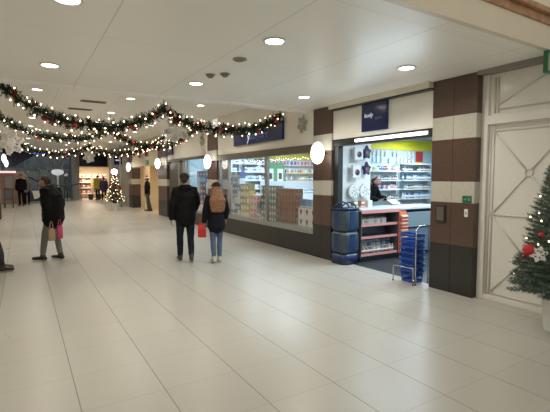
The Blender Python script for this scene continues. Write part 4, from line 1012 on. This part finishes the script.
joggers = M('grey_joggers', (.17, .16, .14), .85, bump=.2, scale=40)
jeans_d = M('dark_jeans', (.012, .015, .028), .8, spec=.2); jeans_b = M('blue_jeans', (.075, .115, .19), .8, var=.2, scale=14)
boot = M('brown_boot', (.055, .028, .018), .5); trainers = M('pale_trainer', (.42, .39, .34), .6); black_s = M('black_shoe', (.014, .012, .012), .45)
hair_b = M('dark_brown_hair', (.035, .018, .010), .6, bump=.3, scale=60); hair_a = M('auburn_hair', (.22, .095, .04), .5, var=.45, scale=30)

# man on the left looking down, side on, facing -X
manA = human('person', 'man in boxy black jumper and grey joggers looking down, holding small bags', (.53, 9.42, 0), RAD(52),
    dict(ch=(0, .03, 1.29), nk=(-.01, .06, 1.46), hd=(-.03, .15, 1.59), tilt=-.28, turn=.25, Rs=(.17, .04, 1.40), Re=(.21, -.02, 1.12), Rw=(.20, .02, .88),
         Ls=(-.17, .04, 1.40), Le=(-.22, -.02, 1.12), Lw=(-.20, .0, .87), Rk=(.10, .01, .50), Ra=(.10, -.06, .09), Rt=(.12, .11, .03), Lk=(-.10, .13, .50), La=(-.10, .19, .09), Lt=(-.12, .36, .03)),
    s=1.0, top='jumper', topm=black_c, legm=joggers, shoem=black_s, hairm=hair_b, hair='short', toplen=.76, girth=1.36, seed=2, legr=.95, skirtr=1.02)
def carrier(name, label, loc, w_, d, h, m, rz=0, handle=.14, cat='bag'):
    t = thing(name, label, cat, loc, rz)
    b = MB(); rings = []
    for z, f in ((0, .96), (.01, 1), (h*.5, 1.03), (h, .96)): rings.append([(x*f, y*f*(1.15 if 0 < z < h else .8), z) for x, y, _ in rrect(w_/2, d/2, .012, 0, 3)])
    b.loft(rings); b.build('bag_body', m, t, True)
    for y in (-d*.35, d*.35):
        MB().tube([(w_*.25*cos(a)*-1, y*(1-sin(a)*.8), h+handle*sin(a)) for a in [pi*i/10 for i in range(11)]], .005, 6).build('handle', m, t, True)
    return t
carrier('gift_bag', 'small bright pink bag behind the grey joggers', (.62, 9.20, .46), .10, .06, .26, M('hot_pink', (.55, .06, .16), .5), RAD(10), .12)
carrier('paper_bag', 'small tan paper bag in front of the pink bag', (.47, 9.10, .44), .12, .06, .22, M('kraft', (.42, .27, .17), .7), RAD(15), .16)

manB = human('person', 'man in black hooded coat and flat cap walking away beside the woman', (2.74, 7.86, 0), RAD(-14),
    dict(Lk=(-.10, .05, .50), La=(-.10, .10, .10), Lt=(-.12, .25, .03), Rk=(.10, .02, .50), Ra=(.10, -.10, .12), Rt=(.11, .06, .03), Rs=(.165, -.01, 1.41), Ls=(-.165, -.01, 1.41), Le=(-.24, -.02, 1.12), Lw=(-.26, .0, .85), Re=(.23, .03, 1.13), Rw=(.18, .16, .95), turn=-.25),
    s=1.01, top='hooded_coat', topm=M('black_coat', (.005, .005, .006), .6, spec=.15, bump=.25, scale=14), legm=jeans_d, shoem=boot, hairm=hair_b, hair='short', hood=True, toplen=.76, girth=1.14, hat='cap', hatm=M('dark_cap', (.022, .018, .016), .8), fold=.014, seed=5)
manB.name = 'person'
wom = human('person', 'woman with long auburn hair and black cap carrying a red bag', (3.23, 7.46, 0), RAD(-12),
    dict(Lk=(-.07, .03, .50), La=(-.07, -.06, .10), Lt=(-.08, .10, .03), Rk=(.08, .05, .50), Ra=(.07, .03, .09), Rt=(.08, .18, .03), Le=(-.24, -.03, 1.13), Lw=(-.26, .02, .88), Re=(.23, .02, 1.14), Rw=(.24, .12, .95), Rs=(.165, -.01, 1.41), Ls=(-.165, -.01, 1.41), turn=.35),
    s=.905, top='jacket', topm=M('navy_black_jacket', (.007, .008, .013), .7, spec=.15, bump=.2, scale=16), legm=jeans_b, shoem=trainers, hairm=hair_a, hair='long', toplen=.70, girth=1.02, hat='cap', hatm=M('black_cap', (.012, .014, .013), .8), seed=8, fold=.012, legr=.9)
carrier('carrier_bag', 'bright red carrier bag in the left hand of the woman', (2.985, 7.60, .50), .15, .07, .28, M('bag_red', (.60, .025, .02), .45), RAD(-30), .12)
# seated person on the left edge: only a leg reaches into the view
human('person', 'seated person in dark clothes, only leg and shoe at the left edge', (-.86, 8.8, 0), RAD(-90),
    dict(pel=(0, 0, .54), wa=(0, -.02, .68), ch=(0, .0, .90), nk=(0, .02, 1.08), hd=(0, .06, 1.23), Rs=(.17, .0, 1.02), Ls=(-.17, .0, 1.02), Re=(.22, .06, .76), Rw=(.14, .25, .64), Le=(-.22, .06, .76), Lw=(-.14, .25, .64),
         Rh=(.09, .02, .53), Lh=(-.09, .02, .53), Rk=(.11, .44, .47), Lk=(-.11, .46, .47), Ra=(.11, .52, .10), La=(-.11, .50, .10), Rt=(.12, .66, .03), Lt=(-.12, .64, .03)),
    top='coat', topm=black_c, legm=M('charcoal_trousers', (.02, .02, .023), .8), shoem=boot, hairm=hair_b, toplen=.48, girth=1.1, seed=11)
# distant people
gd = human('person', 'guard in black with pale shoulder patches at the far left', (-.02, 29.0, 0), RAD(160), s=1.08, topm=black_c, legm=black_c, shoem=black_s, hairm=hair_b, girth=1.2, toplen=.8, seed=12)
human('person', 'person in grey and black standing right behind the guard', (.28, 29.9, 0), RAD(170), s=.98, topm=M('grey_top', (.18, .18, .20), .8), legm=black_c, shoem=black_s, hairm=hair_b, toplen=.8, seed=13)
human('person', 'person in yellow jacket in front of the end shop', (4.90, 33.5, 0), RAD(20), s=1.08, topm=M('yellow_jacket', (.55, .48, .04), .7), legm=jeans_d, shoem=black_s, hairm=hair_b, girth=1.2, toplen=.8, seed=14)
human('person', 'person in purple coat beside the yellow jacket at the end shop', (5.12, 32.2, 0), RAD(-20), s=1.0, topm=M('purple_coat', (.045, .025, .10), .7), legm=black_c, shoem=black_s, hairm=hair_b, girth=1.15, toplen=.7, seed=15)
human('person', 'person with red and white santa hat in the far opening', (5.35, 20.9, 0), RAD(60), s=1.0, topm=black_c, legm=M('slate_trousers', (.05, .06, .07), .8), shoem=black_s, hairm=hair_b, hat='santa', hatm=M('santa_red', (.5, .06, .08), .8), toplen=.8, seed=16,
      P=dict(Lk=(-.12, -.1, .5), La=(-.13, -.2, .1), Lt=(-.15, -.05, .03)))
human('person', 'person in dark coat standing behind the small Christmas tree', (4.95, 27.2, 0), RAD(10), s=1.0, topm=black_c, legm=black_c, shoem=black_s, hairm=hair_b, girth=1.1, toplen=.7, seed=17)
for x in (-.17, .17): MB().sph((x, -.02, 1.50), (.07, .10, .03)).build('shoulder_patch', M('pale_patch', (.45, .47, .45), .6), gd, True)
# cashier
human('person', 'cashier in black leaning over the checkout counter', (7.03, 7.36, 0), RAD(195),
    dict(pel=(0, -.02, .95), wa=(0, .04, 1.08), ch=(0, .14, 1.27), nk=(0, .22, 1.42), hd=(.02, .33, 1.52), tilt=-.5, Rs=(.17, .18, 1.37), Ls=(-.17, .18, 1.37), Re=(.26, .28, 1.15), Rw=(.12, .42, 1.12), Le=(-.30, .22, 1.15), Lw=(-.30, .40, 1.13)),
    s=1.04, top='shirt', topm=black_c, legm=black_c, shoem=black_s, hairm=M('black_hair', (.012, .008, .008), .5), girth=1.12, toplen=.85, seed=18)

bpy.data.scenes.remove(WORK)
